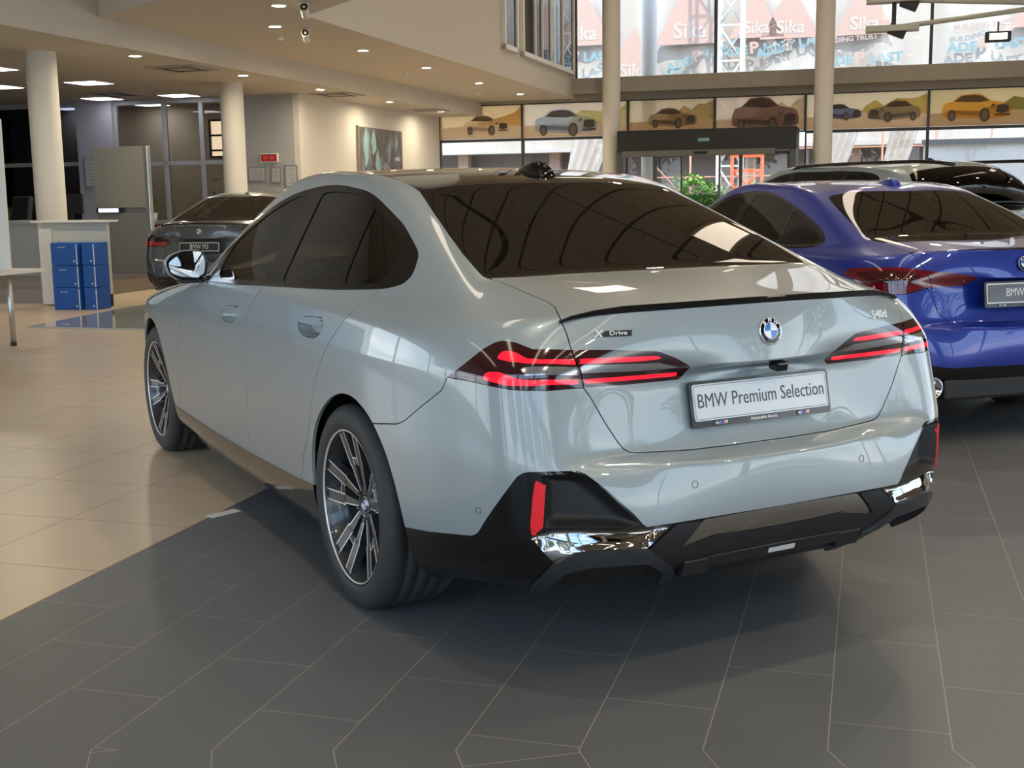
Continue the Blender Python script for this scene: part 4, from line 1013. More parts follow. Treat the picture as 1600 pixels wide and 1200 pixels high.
def sedan_shell(cols, lam=(.004, .0008), level=4, warp=None):
    SK = ((9,14,17),(8,14,17),(11,13,17),(4,15,17),(5,15,17),(6,15,17),(13,5,13),(12,14,17),(13,0,4),(14,0,4),(14,14,17))
    cols, _ = fair(cols, lam[0], lam[1], SK, [(i, j) for i in (15, 16, 17) for j in (4, 5, 6, 8, 9, 11)])
    d = make_body(cols, 4, SEDAN_ROOF, level, 2, [(9, 16, 17, 1.0), (8, 16, 17, .5), (11, 14, 17, 1.0), (4, 15, 17, .8), (5, 15, 17, .6), (14, 13, 17, .8)])
    if warp:
        V = np.empty(len(d.vertices)*3); d.vertices.foreach_get('co', V); V = V.reshape(-1, 3); V = warp(V)
        d.vertices.foreach_set('co', V.ravel()); d.update()
    sh = Shell(d); bpy.data.meshes.remove(d); return sh

G = .0017
LAMP_OUT = [(-0.693,0.879,0.876),(-0.736,0.862,0.905),(-0.767,0.842,0.932),(-0.793,0.815,0.961),(-0.814,0.79,0.979),(-0.83,0.774,0.985),(-0.863,0.752,0.982),(-0.888,0.736,0.973),(-0.906,0.721,0.965),(-0.951,0.626,0.961),(-0.978,0.514,0.957),(-1.0,0.401,0.949),(-1.006,0.372,0.945),(-1.016,0.325,0.926),(-1.024,0.275,0.899),(-0.983,0.266,0.872),(-0.977,0.284,0.854),(-0.972,0.457,0.853),(-0.972,0.599,0.857),(-0.959,0.708,0.857),(-0.933,0.763,0.859),(-0.908,0.789,0.86),(-0.854,0.824,0.866),(-0.773,0.856,0.873)]
def wheel_arches(sh, xf=2.985, rf=.395, rear=None):
    rear = rear or [(.36,.10),(.36,.25),(.355,.35),(.335,.46),(.285,.565),(.20,.648),(.09,.715),(-.02,.745),(-.12,.744),(-.21,.718),(-.29,.675),(-.36,.610),(-.412,.52),(-.438,.444),(-.452,.388),(-.46,.30),(-.46,.10)]
    sh.add('arch_r', 'S', rear, lambda P, N: (P[:, 2] < 1) & (P[:, 0] < 1) & (P[:, 0] > -.8) & (P[:, 1] > .5), rad=.06)
    fr = [(xf-.47,.10),(xf-.45,.28)]+[(xf-rf*1.04*math.cos(t), .35+rf*math.sin(t)) for t in np.linspace(.1, math.pi-.1, 15)]+[(xf+.45,.28),(xf+.47,.10)]
    sh.add('arch_f', 'S', fr, lambda P, N: (P[:, 2] < 1) & (P[:, 0] > 2) & (P[:, 1] > .4), rad=.05)
DLO = [(1.86,.998),(1.845,1.06),(1.80,1.16),(1.745,1.215),(1.62,1.28),(1.464,1.33),(1.30,1.378),(1.167,1.405),(.998,1.424),(.85,1.43),(.691,1.425),(.458,1.403),(.35,1.378),(.243,1.345),(.062,1.288),(-.107,1.219),(-.158,1.196),(-.195,1.16),(-.215,1.13),(-.20,1.105),(-.13,1.088),(-.046,1.080),(.241,1.062),(.505,1.052),(.948,1.035),(1.596,1.008)]
DOORS = dict(
  front_door=[(1.07,1.12),(1.035,1.06),(1.0,1.035),(.985,1.022),(1.028,.988),(1.076,.956),(1.108,.927),(1.120,.908),(1.122,.70),(1.14,.50),(1.17,.40),(1.20,.28),(1.22,.15),(2.42,.15),(2.425,.33),(2.36,.50),(2.285,.70),(2.25,.82),(2.215,.915),(2.13,.965),(2.0,.995),(1.85,1.03)],
  rear_door=[(1.07,1.12),(1.035,1.06),(1.0,1.035),(.985,1.022),(1.028,.988),(1.076,.956),(1.108,.927),(1.120,.908),(1.122,.70),(1.14,.50),(1.17,.40),(1.20,.28),(1.22,.15),(.56,.15),(.53,.30),(.492,.36),(.432,.444),(.36,.53),(.318,.60),(.292,.66),(.25,.74),(.19,.825),(.11,.90),(.03,.965),(-.05,1.03),(-.08,1.07),(-.06,1.13)])
def build_hero():
    car = empty('sedan_car', (0, 0, 0), 0, 'glossy blue-grey sedan with black roof and lit red tail lamps, seen from behind in front', 'car')
    sh = sedan_shell(SEDAN)
    wheel_arches(sh)
    hi = lambda P, N: P[:, 2] > .9
    sh.add('dlo', 'S', DLO, hi, rad=.05)
    sh.add('gf', 'S', [(1.055,1.385),(1.035,1.27),(1.03,1.187),(1.03,1.066),(1.05,1.048),(1.62,1.028),(1.71,1.045),(1.725,1.10),(1.70,1.165),(1.66,1.205),(1.42,1.313),(1.25,1.366),(1.134,1.388)], hi, rad=.02)
    sh.add('gr', 'S', [(.895,1.397),(.78,1.403),(.645,1.399),(.50,1.388),(.40,1.368),(.34,1.345),(.286,1.231),(.228,1.097),(.23,1.078),(.78,1.057),(.81,1.08),(.82,1.142),(.85,1.25)], hi, rad=.02)
    sh.add('gq', 'S', [(.312,1.34),(.297,1.333),(.158,1.295),(.044,1.258),(-.03,1.225),(-.075,1.175),(-.074,1.125),(-.04,1.10),(.185,1.085),(.205,1.10),(.262,1.23)], hi, rad=.015)
    for k, v in DOORS.items(): sh.add(k, 'S', v, lambda P, N: (P[:, 1] > .5), iso=(-G, G), rad=.02)
    sill = lambda P, N: (P[:, 2] < .5)
    sh.add('sill', 'S', [(.28,.365),(.345,.352),(.62,.334),(1.2,.315),(1.9,.312),(2.56,.318),(2.56,.0),(.28,.0)], lambda P, N: (P[:, 2] < .6))
    # tail
    lid = [(-0.470,0.60,1.1345),(-0.473,0.631,1.133),(-.53,.612,1.12),(-0.603,0.597,1.102),(-0.763,0.587,1.076),(-0.812,0.594,1.066),(-0.857,0.613,1.054),(-0.924,0.625,1.005),(-0.952,0.626,0.961),(-0.967,0.621,0.93),(-0.975,0.609,0.897),(-0.972,0.6,0.857),(-0.98,0.578,0.822),(-0.992,0.544,0.758),(-1.003,0.509,0.702),(-1.009,0.492,0.681),(-1.013,0.475,0.671),(-1.014,0.453,0.667),(-1.028,0.275,0.658),(-1.036,0.12,0.657),(-1.037,0,.657),(-1.03,-.25,.657),(-1.0,-.4,.9),(-.48,-.3,1.138),(-.477,.073,1.137),(-.479,.174,1.137),(-.490,.374,1.135)]
    sh.add('lid', 'O', lid, lambda P, N: (P[:, 0] < -.35) & (P[:, 2] > .5), iso=(-G, G))
    sh.add('lamp', 'O', LAMP_OUT, lambda P, N: (P[:, 2] > .7) & (P[:, 2] < 1.05))
    lm = lambda P, N: (P[:, 2] > .8) & (P[:, 2] < 1.02)
    sh.add('bar_ul', 'O', [(-0.845,0.801,0.939),(-0.846,0.788,0.956),(-0.859,0.775,0.961),(-0.883,0.759,0.956),(-0.91,0.743,0.942),(-0.932,0.711,0.939),(-0.965,0.622,0.937),(-0.968,0.622,0.922),(-0.919,0.744,0.929),(-0.875,0.784,0.933)], lm, rad=.004)
    sh.add('bar_ur', 'O', [(-0.967,0.608,0.938),(-1.007,0.379,0.934),(-1.011,0.361,0.926),(-1.002,0.423,0.923),(-0.979,0.566,0.924),(-0.971,0.609,0.925)], lm, rad=.003)
    sh.add('bar_ll', 'O', [(-0.826,0.833,0.891),(-0.832,0.826,0.902),(-0.868,0.806,0.905),(-0.89,0.794,0.898),(-0.917,0.773,0.888),(-0.942,0.738,0.885),(-0.97,0.619,0.881),(-0.97,0.613,0.867),(-0.94,0.747,0.870),(-0.895,0.797,0.869),(-0.827,0.834,0.880)], lm, rad=.004)
    sh.add('bar_lr', 'O', [(-0.971,0.599,0.880),(-0.984,0.295,0.876),(-0.978,0.288,0.864),(-0.971,0.596,0.867)], lm, rad=.003)
    sh.add('mid_r', 'O', [(-0.972,0.609,0.921),(-1.011,0.376,0.915),(-1.02,0.312,0.9),(-1.003,0.425,0.897),(-0.975,0.607,0.899)], lm)
    sh.add('mid_l', 'O', [(-0.911,0.765,0.914),(-0.92,0.747,0.920),(-0.971,0.621,0.916),(-0.973,0.621,0.894),(-0.929,0.756,0.898)], lm)
    sh.add('wing_u', 'O', [(-.805,.822,.945),(-.83,.80,.962),(-.85,.765,.967),(-.89,.742,.960),(-.93,.70,.950),(-.966,.622,.947),(-.966,.622,.940),(-.91,.745,.945),(-.86,.775,.964),(-.838,.80,.957),(-.84,.806,.938)], lm)
    sh.add('wing_l', 'O', [(-.735,.866,.893),(-.80,.842,.904),(-.83,.829,.903),(-.824,.836,.880),(-.77,.857,.880)], lm)
    bump = [(-.20,.947,.672),(-0.239,0.944,0.674),(-0.274,0.942,0.68),(-0.440,0.931,0.704),(-0.49,0.926,0.722),(-0.673,0.889,0.835),(-0.693,0.879,0.874)]+[LAMP_OUT[i] for i in (23,22,21,20,19)]+[(-0.971,0.605,0.857),(-0.972,0.6,0.857),(-0.98,0.578,0.822),(-0.992,0.544,0.758),(-1.003,0.509,0.702),(-1.009,0.492,0.681),(-1.013,0.475,0.671),(-1.014,0.453,0.667),(-1.028,0.275,0.658),(-1.036,0.12,0.657),(-1.037,0,.657),(-1.03,-.25,.657),(-1.0,-.3,-.4),(-.2,.95,-.4)]
    sh.add('bumper', 'O', bump, lambda P, N: (P[:, 0] < .2) & (P[:, 2] < .98), iso=(-G, G))
    blk = [(-.38,.93,.376),(-0.449,0.918,0.385),(-0.593,0.903,0.403),(-0.797,0.86,0.434),(-0.817,0.854,0.447),(-0.854,0.845,0.496),(-0.918,0.818,0.582),(-0.949,0.798,0.629),(-0.966,0.784,0.641),(-0.992,0.754,0.644),(-1.032,0.658,0.643),(-1.041,0.638,0.634),(-1.066,0.593,0.594),(-1.092,0.511,0.513),(-1.097,0.479,0.475),(-1.108,0.388,0.477),(-1.115,0.111,0.478),(-1.117,0,.478),(-1.11,-.27,.478),(-1.0,-.3,-.2),(-.38,.93,-.2)]
    sh.add('black', 'O', blk, lambda P, N: (P[:, 0] < .2) & (P[:, 2] < .8))
    fm = lambda P, N: (P[:, 0] < -.7) & (P[:, 2] < .75)
    sh.add('pocket', 'O', [(-.990,.751,.633),(-1.035,0.654,0.635),(-1.043,0.637,0.626),(-1.067,0.590,0.585),(-1.090,0.512,0.504),(-1.094,0.490,0.481),(-1.087,0.533,0.477),(-1.014,0.715,0.487),(-0.997,0.740,0.488),(-1.001,.742,.600)], fm, rad=.008)
    sh.add('reflector', 'O', [(-0.987,0.762,0.624),(-1.003,0.741,0.605),(-0.995,0.745,0.488),(-0.971,0.767,0.463),(-0.972,0.771,0.495),(-0.981,0.768,0.577)], fm)
    sh.add('gcen', 'O', [(-1.112,0.292,0.473),(-1.115,0.11,0.476),(-1.117,0,.477),(-1.11,-.25,.476),(-1.1,-.25,.415),(-1.105,0,.416),(-1.103,0.111,0.417),(-1.105,0.242,0.422),(-1.098,0.358,0.399)], fm)
    sh.add('frame', 'O', [(-.86,.71,.24),(-0.925,0.755,0.300),(-0.997,0.715,0.386),(-1.015,0.695,0.402),(-1.033,0.67,0.416),(-1.057,0.618,0.423),(-1.092,0.468,0.413),(-1.04,0.345,0.325),(-1.02,.345,.25),(-1.0,.39,.25),(-1.035,0.385,0.325),(-1.077,0.463,0.372),(-1.039,0.628,0.376),(-1.014,0.665,0.366),(-1.001,0.682,0.358),(-0.94,0.72,0.290),(-.87,.69,.24)], fm, rad=.006)
    sh.add('gloss', 'O', [(-0.965,0.772,0.458),(-.985,.755,.470),(-1.014,0.72,0.482),(-1.087,0.533,0.472),(-1.097,0.478,0.472),(-1.106,.40,.474),(-1.092,0.468,0.413),(-1.057,0.618,0.423),(-1.033,0.67,0.416),(-1.015,0.695,0.402),(-0.997,0.715,0.386)], fm)
    sh.add('cavity', 'O', [(-1.0,.39,.22),(-1.035,0.385,0.325),(-1.077,0.463,0.372),(-1.039,0.628,0.376),(-1.014,0.665,0.366),(-1.001,0.682,0.358),(-0.94,0.72,0.290),(-.87,.69,.22)], fm)
    sh.add('diag', 'O', [(-1.108,0.384,0.474),(-1.112,0.300,0.472),(-1.097,0.363,0.398),(-1.103,.24,.420),(-1.105,.10,.415),(-1.1,-.25,.41),(-1.05,-.3,.10),(-1.0,.36,.10),(-1.035,0.345,0.318),(-1.092,0.465,0.408)], fm)
    # glass and roof seen from above
    win = [(-.477,-.2),(-.477,0),(-.477,.073),(-.479,.174),(-.487,.374),(-.486,.509),(-.473,.631),(-.45,.639),(-.305,.627),(-.147,.604),(.025,.575),(.209,.54),(.221,.519),(.202,.435),(.185,.34),(.166,.202),(.155,.065),(.153,0),(.153,-.2)]
    up = lambda P, N: (P[:, 2] > 1.0) & (P[:, 0] < .6)
    sh.add('window', 'T', win, up, iso=(-.0012, .0012))
    sh.add('roof', 'T', [(.153,-.2),(.153,0),(.155,.065),(.166,.202),(.185,.34),(.202,.435),(.221,.519),(.209,.54),(.375,.538),(.517,.553),(.61,.560),(1.0,.565),(1.25,.56),(1.38,.52),(1.47,.35),(1.50,0),(1.5,-.2)], lambda P, N: P[:, 2] > 1.33, iso=(-.001, .001))
    sh.add('screen', 'T', [(1.52,-.2),(1.52,0),(1.49,.35),(1.40,.525),(1.5,.575),(1.70,.65),(1.95,.72),(2.18,.765),(2.27,.72),(2.36,.5),(2.44,.3),(2.47,0),(2.47,-.2)], lambda P, N: P[:, 2] > .9)
    sh.add('hood', 'T', [(2.5,-.2),(2.5,0),(2.47,.3),(2.39,.52),(2.31,.76),(2.38,.835),(2.55,.83),(2.9,.79),(3.3,.70),(3.6,.50),(3.72,.25),(3.74,0),(3.74,-.2)], lambda P, N: P[:, 2] > .72, iso=(-G, G))
    # door handles
    hr = [(.468,.942),(.43,.959),(.22,.972),(.196,.945),(.215,.915),(.268,.895),(.404,.893),(.456,.914)]
    hf = [(1.485,.910),(1.449,.923),(1.258,.934),(1.235,.902),(1.270,.876),(1.34,.858),(1.461,.856),(1.49,.872)]
    for nm, h, lo in (('hr', hr, [(.50,.936),(.19,.944),(.19,.88),(.50,.88)]), ('hf', hf, [(1.51,.902),(1.22,.906),(1.22,.84),(1.51,.84)])):
        sh.add(nm, 'S', h, lambda P, N: P[:, 1] > .6, iso=(-.0012, .0012), rad=.022); sh.add(nm+'_low', 'S', lo, lambda P, N: P[:, 1] > .6)
    sh.finish(); F = sh.F; L = sh.lab
    for d in ('front_door', 'rear_door', 'lid', 'bumper', 'hood'): L[F[d] < -G] = d
    gapm = np.zeros(len(L), bool)
    for d in ('front_door', 'rear_door', 'lid', 'bumper', 'hood'): gapm |= np.abs(F[d]) < G
    L[(F['black'] < 0) & ~gapm] = 'black'; L[F['sill'] < 0] = 'sill'
    L[(F['lamp'] < 0)] = 'lamp_body'; L[(F['lamp'] < 0) & (F['lid'] < 0)] = 'lamp_lid'
    inl = F['lamp'] < 0
    for k, n in (('wing_u', 'lamp_mid'), ('wing_l', 'lamp_mid'), ('bar_ul', 'lit_b'), ('bar_ll', 'lit_b'), ('bar_ur', 'lit_l'), ('bar_lr', 'lit_l'), ('mid_l', 'clear_b'), ('mid_r', 'clear_l')): L[(F[k] < 0) & inl] = n
    for k in ('pocket', 'gloss', 'diag', 'gcen', 'frame', 'cavity', 'reflector'):
        L[F[k] < 0] = k
    gapm &= ~((F['black'] < 0)) | (F['bumper'] > 0)
    gapm &= ~(F['sill'] < 0)
    L[gapm & ~(np.abs(F['bumper']) < G) & (F['lamp'] < 0)] = 'gap'
    L[gapm & (F['lamp'] > 0)] = 'gap'
    L[(F['window'] < -.0012)] = 'window'; L[F['roof'] < -.001] = 'roof'; L[F['screen'] < 0] = 'screen'
    L[(np.abs(F['window']) < .0012) | (np.abs(F['roof']) < .001)] = 'gap'
    L[F['dlo'] < 0] = 'dlo'
    for k in ('gf', 'gr', 'gq'): L[F[k] < 0] = k
    for k in ('hr', 'hf'):
        L[F[k] < -.0012] = k; L[(F[k] < -.0012) & (F[k+'_low'] < 0)] = k+'_low'; L[np.abs(F[k]) < .0012] = 'gap'
    L[(F['arch_r'] < 0) | (F['arch_f'] < 0)] = 'hole'
    P_ = lambda *a, **k: sh.part(*a, **k)
    P_('body_shell', 'body', PAINT, car, flange=.012)
    P_('rear_bumper', 'bumper', PAINT, car, flange=.02)
    lido = P_('trunk_lid', 'lid', PAINT, car)[0]
    P_('hood', 'hood', PAINT, car)
    dr = {}
    for nm, lb, h in (('front_door', 'front_door', 'hf'), ('rear_door', 'rear_door', 'hr')):
        L_, R_ = P_(nm, lb, PAINT, car, 'LR')
        for side, o in (('L', L_), ('R', R_)):
            P_('door_handle', h, PAINT, o, side, off=.009, flange=.03)
            def hollow(c, n, f=h):
                poly = sh.polys[f][1]; d = -sdf(np.array([[c.x, c.z]]), poly)[0]
                return c-n*min(.040, max(0, d)*2.2)
            P_('handle_recess', h+'_low', PAINT, o, side, flange=0, push=hollow)
    P_('window_trim', 'dlo', mat('trim_black', (.012, .011, .010), .14, 0, 0, spec=.3), car, 'LR', off=.0012, flange=.01)
    for k, nm, m_ in (('gf', 'front_side_window', GLASSF), ('gr', 'rear_side_window', GLASS), ('gq', 'quarter_window', GLASS)): P_(nm, k, m_, car, 'LR', off=-.0025, flange=0)
    wo = P_('rear_window', 'window', GLASS, car, flange=0)[0]
    P_('roof_panel', 'roof', mat('roof_black', (.006, .006, .007), .06, 0, 1), car)
    P_('windscreen', 'screen', GLASSF, car, flange=0)
    P_('sill_trim', 'sill', mat('sill_gloss', (.012, .011, .010), .10, 0, 1), car, 'LR', off=.004, flange=.02)
    P_('lower_cladding', 'black', GB, car, flange=.02)
    for side in 'LR':
        o = P_('tail_light', 'lamp_body', LAMPK, car, side, flange=.02)[0]
        P_('light_bar', 'lit_b', LAMPR, o, side, flange=.0); P_('side_wing', 'lamp_mid', LAMPD, o, side, flange=0); P_('clear_insert', 'clear_b', CLEAR, o, side, flange=0)
        o = P_('lid_light', 'lamp_lid', LAMPK, car, side, flange=.015)[0]
        P_('light_bar', 'lit_l', LAMPR, o, side, flange=0); P_('clear_insert', 'clear_l', CLEAR, o, side, flange=0)
        k = P_('reflector', 'reflector', REFL, car, side, off=.004, flange=.012)
    def pock(c, n):
        t = max(0.0, min(1.0, (.76-c.y)/.05)); u = max(0.0, min(1.0, (c.y-.47)/.12)); d = -sdf(np.array([[Vector(c)@Vector(E1), Vector(c)@Vector(E2)]]), sh.polys['pocket'][1])[0]
        return c-n*(.045*min(1, max(0, d)/.018))*(.4+.6*u)
    gp = sh.polys['gloss'][1]
    def ledge(c, n):
        d = -sdf(np.array([[Vector(c)@Vector(E1), Vector(c)@Vector(E2)]]), gp)[0]; u = max(0, min(1, (.478-c.z)/.08))
        return c-n*(min(1, max(0, d)/.010)*(.030*(1-u)**1.3))
    P_('bumper_ledge', 'gloss', mat('mirror_black', (.42, .40, .38), .05, 1.0), car, 'LR', flange=0, push=ledge)
    P_('centre_gloss', 'gcen', MATS['mirror_black'], car, flange=0)
    P_('bumper_pocket', 'pocket', MB_, car, 'LR', flange=0, push=pock)
    P_('outlet_frame', 'frame', TRIM, car, 'LR', off=.016, flange=.06)
    P_('outlet_recess', 'cavity', MB_, car, 'LR', off=-.02, flange=0)
    P_('diffuser', 'diag', mat('diffuser_black', (.014, .014, .016), .42), car, off=.006, flange=.03)
    # spoiler blade along the lid edge
    VV = np.array([v.co[:] for v in sh.bm.verts]); VV = VV[(VV[:, 0] < -.8) & (VV[:, 2] > 1.0) & (VV[:, 1] < .70)]
    edge = []
    for y in (.635, .60, .54, .46, .38, .30, .22, .14, .07, 0):
        c = VV[np.abs(VV[:, 1]-y) < .02]; k = (c@np.array([-.62, 0, .78])).argmax(); edge.append((c[k, 0], y, c[k, 2]))
    ex = np.array(edge); ex[1:-1, [0, 2]] = (ex[:-2, [0, 2]]+2*ex[1:-1, [0, 2]]+ex[2:, [0, 2]])/4; edge = [tuple(e_) for e_ in ex]
    edge = edge+[(x, -y, z) for x, y, z in reversed(edge[:-1])]
    mb = MB(); n = len(edge); P = []
    for i, p in enumerate(edge):
        a = Vector(edge[max(i-1, 0)]); b = Vector(edge[min(i+1, n-1)]); t = (b-a).normalized(); out = t.cross(Vector((0, 0, 1))).normalized()
        if out.x > 0: out = -out
        k = min(1, .12+.3*min(i, n-1-i))
        for (u, w) in ((-.030, .0015), (-.028, .0075*k), (.004, .0145*k), (.0075, .0105*k), (.0035, -.004), (0, -.006)): P.append(Vector(p)+out*u+Vector((0, 0, w)))
    for i in range(n-1):
        for k in range(6): mb.f.append((i*6+k, i*6+(k+1) % 6, (i+1)*6+(k+1) % 6, (i+1)*6+k)); mb.sm.append(False)
    mb.v = [tuple(p) for p in P]; mb.build('trunk_spoiler', GB, car)
    # wheels
    wr = wheel_prototype(name='wheel'); wr.parent = car; wr.location = (0, .93-.1375, .348); wr.rotation_euler = (0, math.radians(7), 0)
    def put(x, y, rz, ry):
        w = copy_tree(wr, car); w.location = (x, y, .348); w.rotation_euler = (0, ry, 0); w.rotation_euler = Matrix.Rotation(rz, 3, 'Z').to_euler() if rz else (0, ry, 0); return w
    put(2.995, .905-.1375, 0, math.radians(31)); put(0, -.7925, math.pi, 0); put(2.995, -.7675, math.pi, 0)
    arch_liner(car, 0, y1=.89, r=.40); arch_liner(car, 2.985, y1=.85, r=.385)
    seats(car)
    MB().box(-.86, -.47, -.70, .70, .30, .40).box(-.5, .42, -.54, .54, .28, .40).box(.42, 2.5, -.74, .74, .19, .26).build('underbody', MB_, car)
    # mirrors
    gl = [(1.049,1.091),(1.021,1.115),(0.976,1.135),(0.931,1.142),(0.896,1.14),(0.878,1.095),(0.886,1.04),(0.912,1.019),(0.997,1.028),(1.039,1.046)]
    ho = [(1.067,1.091),(1.054,1.116),(1.03,1.133),(0.979,1.148),(0.905,1.149),(0.886,1.139),(0.863,1.094),(0.865,1.053),(0.877,1.024),(0.913,1.0),(1.011,1.011),(1.05,1.042)]
    tilt = math.radians(9)
    for sg in (1, -1):
        mb = MB(); ho2 = rnd(ho, .012, 3); n = len(ho2); P = []; cy = .96; cz = 1.075
        for x, k in ((1.895, .97), (1.90, 1.0), (1.93, 1.01), (1.98, .93), (2.03, .72), (2.06, .42), (2.07, .1)):
            for y, z in ho2: P.append(Vector((x+.25*(y-.86)*0+(.10*(1.07-y) if x < 1.95 else 0), sg*(cy+(y-cy)*k+(0.02*(1-k))), cz+(z-cz)*k-.02*(1-k))))
        F = [(i*n+k, i*n+(k+1) % n, (i+1)*n+(k+1) % n, (i+1)*n+k) for i in range(6) for k in range(n)]
        mb.add(P, F, True); mb.f.append(tuple(6*n+k for k in range(n))); mb.sm.append(True)
        hsg = mb.build('mirror_housing', PAINT, car)
        fr = MB(); gi = rnd(gl, .012, 3); m_ = len(gi)
        R0 = [Vector((1.897+.10*(1.07-y), sg*(cy+(y-cy)*1.0), z)) for y, z in ho2]
        R1 = [Vector((1.908+.10*(1.07-y), sg*y, z)) for y, z in rnd([(cy+(y-cy)*.93, cz+(z-cz)*.90) for y, z in ho], .012, 3)]
        fr.add(R0+R1, [(k, (k+1) % n, n+(k+1) % n, n+k) for k in range(n)], True); fr.build('mirror_bezel', mat('bezel_grey', (.12, .13, .14), .2, .3, .6), hsg)
        c = Vector((1.905, sg*.96, 1.078)); RM = Matrix.Translation(c) @ Matrix.Rotation(sg*math.radians(-6), 4, 'Z') @ Matrix.Rotation(math.radians(0), 4, 'Y') @ Matrix.Translation(-c)
        MB().add([RM @ Vector((1.905+.10*(1.07-y)-.004, sg*y, z)) for y, z in gi], [tuple(range(m_))]).build('mirror_glass', mat('mirror_silver', (.9, .92, .93), .01, 1.0), hsg)
        MB().box(1.86, 1.98, .82, .90, 1.0, 1.03, bev=.01).box(1.90, 1.99, .86, 1.0, .996, 1.016, bev=.007).build('mirror_foot', GB, hsg, Matrix.Diagonal((1, sg, 1, 1)))
    # antenna fin
    fin = MB(); S = []
    prof = [(.47, .0, .004), (.43, .012, .020), (.37, .034, .030), (.31, .050, .034), (.27, .050, .034), (.245, .035, .034), (.235, .0, .034)]
    for x, h, w in prof:
        z0 = SEDAN_ROOF(x)-.004
        for a in np.linspace(0, math.pi, 9): S.append(Vector((x, w*math.cos(a), z0+.004+h*math.sin(a)**.7 if a not in (0,) else z0)))
    fin.add(S, [(i*9+k, i*9+k+1, (i+1)*9+k+1, (i+1)*9+k) for i in range(len(prof)-1) for k in range(8)], True); fin.build('roof_antenna', GB, car)
    # badges, plate, camera
    p, nrm = sh.on((-1.0, 0, .980), (1, 0, 0)); roundel('maker_badge', .041, lido, frame_at(p+nrm*.0005, nrm))
    plate(car, frame_at(Vector((-.9935, 0, .782)), (-1, 0, .20)), 'BMW Premium Selection', w=.505, h=.106, dealer='Automobile Bavaria', size=.0585)
    p, nrm = sh.on((-1, .505, .998), (1, 0, 0)); T = frame_at(p+nrm*.001, nrm) @ Matrix.Diagonal((1.28, 1.28, 1, 1))
    xb = MB().prism([(-.018, -.0065), (.047, -.0065), (.050, .0065), (-.012, .0065), (-.021, 0)], -.0005, .0015, T).build('drive_badge', MB_, lido)
    text_obj('badge_letter', 'X', .022, SILV, xb, T @ Matrix.Translation((-.030, 0, .0035)), bold=.0004, sx=1.2, extrude=.001, shear=.2)
    text_obj('badge_lettering', 'Drive', .0135, SILV, xb, T @ Matrix.Translation((.017, 0.0005, .0022)), bold=.0001, sx=1.35, extrude=.0005)
    p, nrm = sh.on((-1, -.50, .992), (1, 0, 0)); T = frame_at(p+nrm*.002, nrm)
    text_obj('model_badge', '540d', .036, SILV, lido, T, bold=.0006, sx=1.15, extrude=.002)
    MB().box(-.022, .022, -.018, .01, -.02, .02, frame_at(Vector((-1.035, -.035, .880)), (-1, 0, -.2)), bev=.006).build('rear_camera', GB, lido)
    # parking sensors
    for y, z in ((.314, .575), (-.314, .575), (.66, .572), (-.66, .572)):
        p, nrm = sh.on((-1, y, z), (1, 0, 0)); d = -.035 if abs(y) > .6 else 0
        T = frame_at(p+nrm*(.0006+d), nrm); MB().lathe([(.0105, 0), (.0105, .0006), (.0092, .0006), (.0092, -.0004)], 24, T, cap=False).build('parking_sensor', mat('sensor_ring', (.05, .055, .06), .5), car)
    p, nrm = sh.on((-.829, .5, .514), (0, -1, 0))
    p, nrm = sh.on((-.829, 1.0, .514), (0, -1, 0))
    MB().lathe([(.0105, 0), (.0105, .0006), (.0092, .0006), (.0092, -.0004)], 24, frame_at(p+nrm*.0006, nrm), cap=False).build('parking_sensor', mat('sensor_ring'), car)
    # diffuser fins under the bumper
    D = mat('diffuser_black')
    df = MB()
    df.prism([(-1.075, .395), (-1.085, .352), (-1.072, .318), (-.80, .305), (-.80, .40)], -.25, .25, Matrix(((1,0,0,0),(0,0,1,0),(0,1,0,0),(0,0,0,1))))
    for y in (-.29, .29): df.prism([(-1.075, .395), (-1.082, .345), (-1.066, .300), (-.80, .290), (-.80, .40)], y-.045, y+.045, Matrix(((1,0,0,0),(0,0,1,0),(0,1,0,0),(0,0,0,1))))
    df.build('diffuser_fins', D, car)
    MB().box(-.05, .05, -.008, .008, 0, .002, frame_at(Vector((-1.081, -.02, .336)), (-1, 0, -.38))).build('centre_reflector', mat('reflector_white', (.6, .58, .57), .35), car)
    return car, sh
def warp_coupe(V):
    V = V.copy(); x, y, z = V[:, 0], V[:, 1], V[:, 2]
    V[:, 0] = np.where(x < 0, x*.945, x*.955); V[:, 1] = y*.975
    V[:, 2] = np.where(z > .9, .9+(z-.9)*.92, z)
    return V
def warp_wagon(V):
    V = V.copy(); x, y, z = V[:, 0].copy(), V[:, 1].copy(), V[:, 2].copy()
    t = np.clip((z-1.04)/.40, 0, 1); t = np.where(x < 1.0, t, 0)
    roof = np.interp(x, [-.1, .2, .3, .45, .62, .8, 1.0, 1.2], [1.40, 1.437, 1.458, 1.476, 1.488, 1.494, 1.497, 1.497])
    V[:, 2] = z+(1.490-roof).clip(0, 1)*t**1.5
    V[:, 0] = x-t*np.clip(.85-x, 0, 2)*1.30
    V[:, 0] = np.where(V[:, 0] < 0, V[:, 0]*.95, V[:, 0]*.96)
    V[:, 2] = V[:, 2]*1.09
    return V

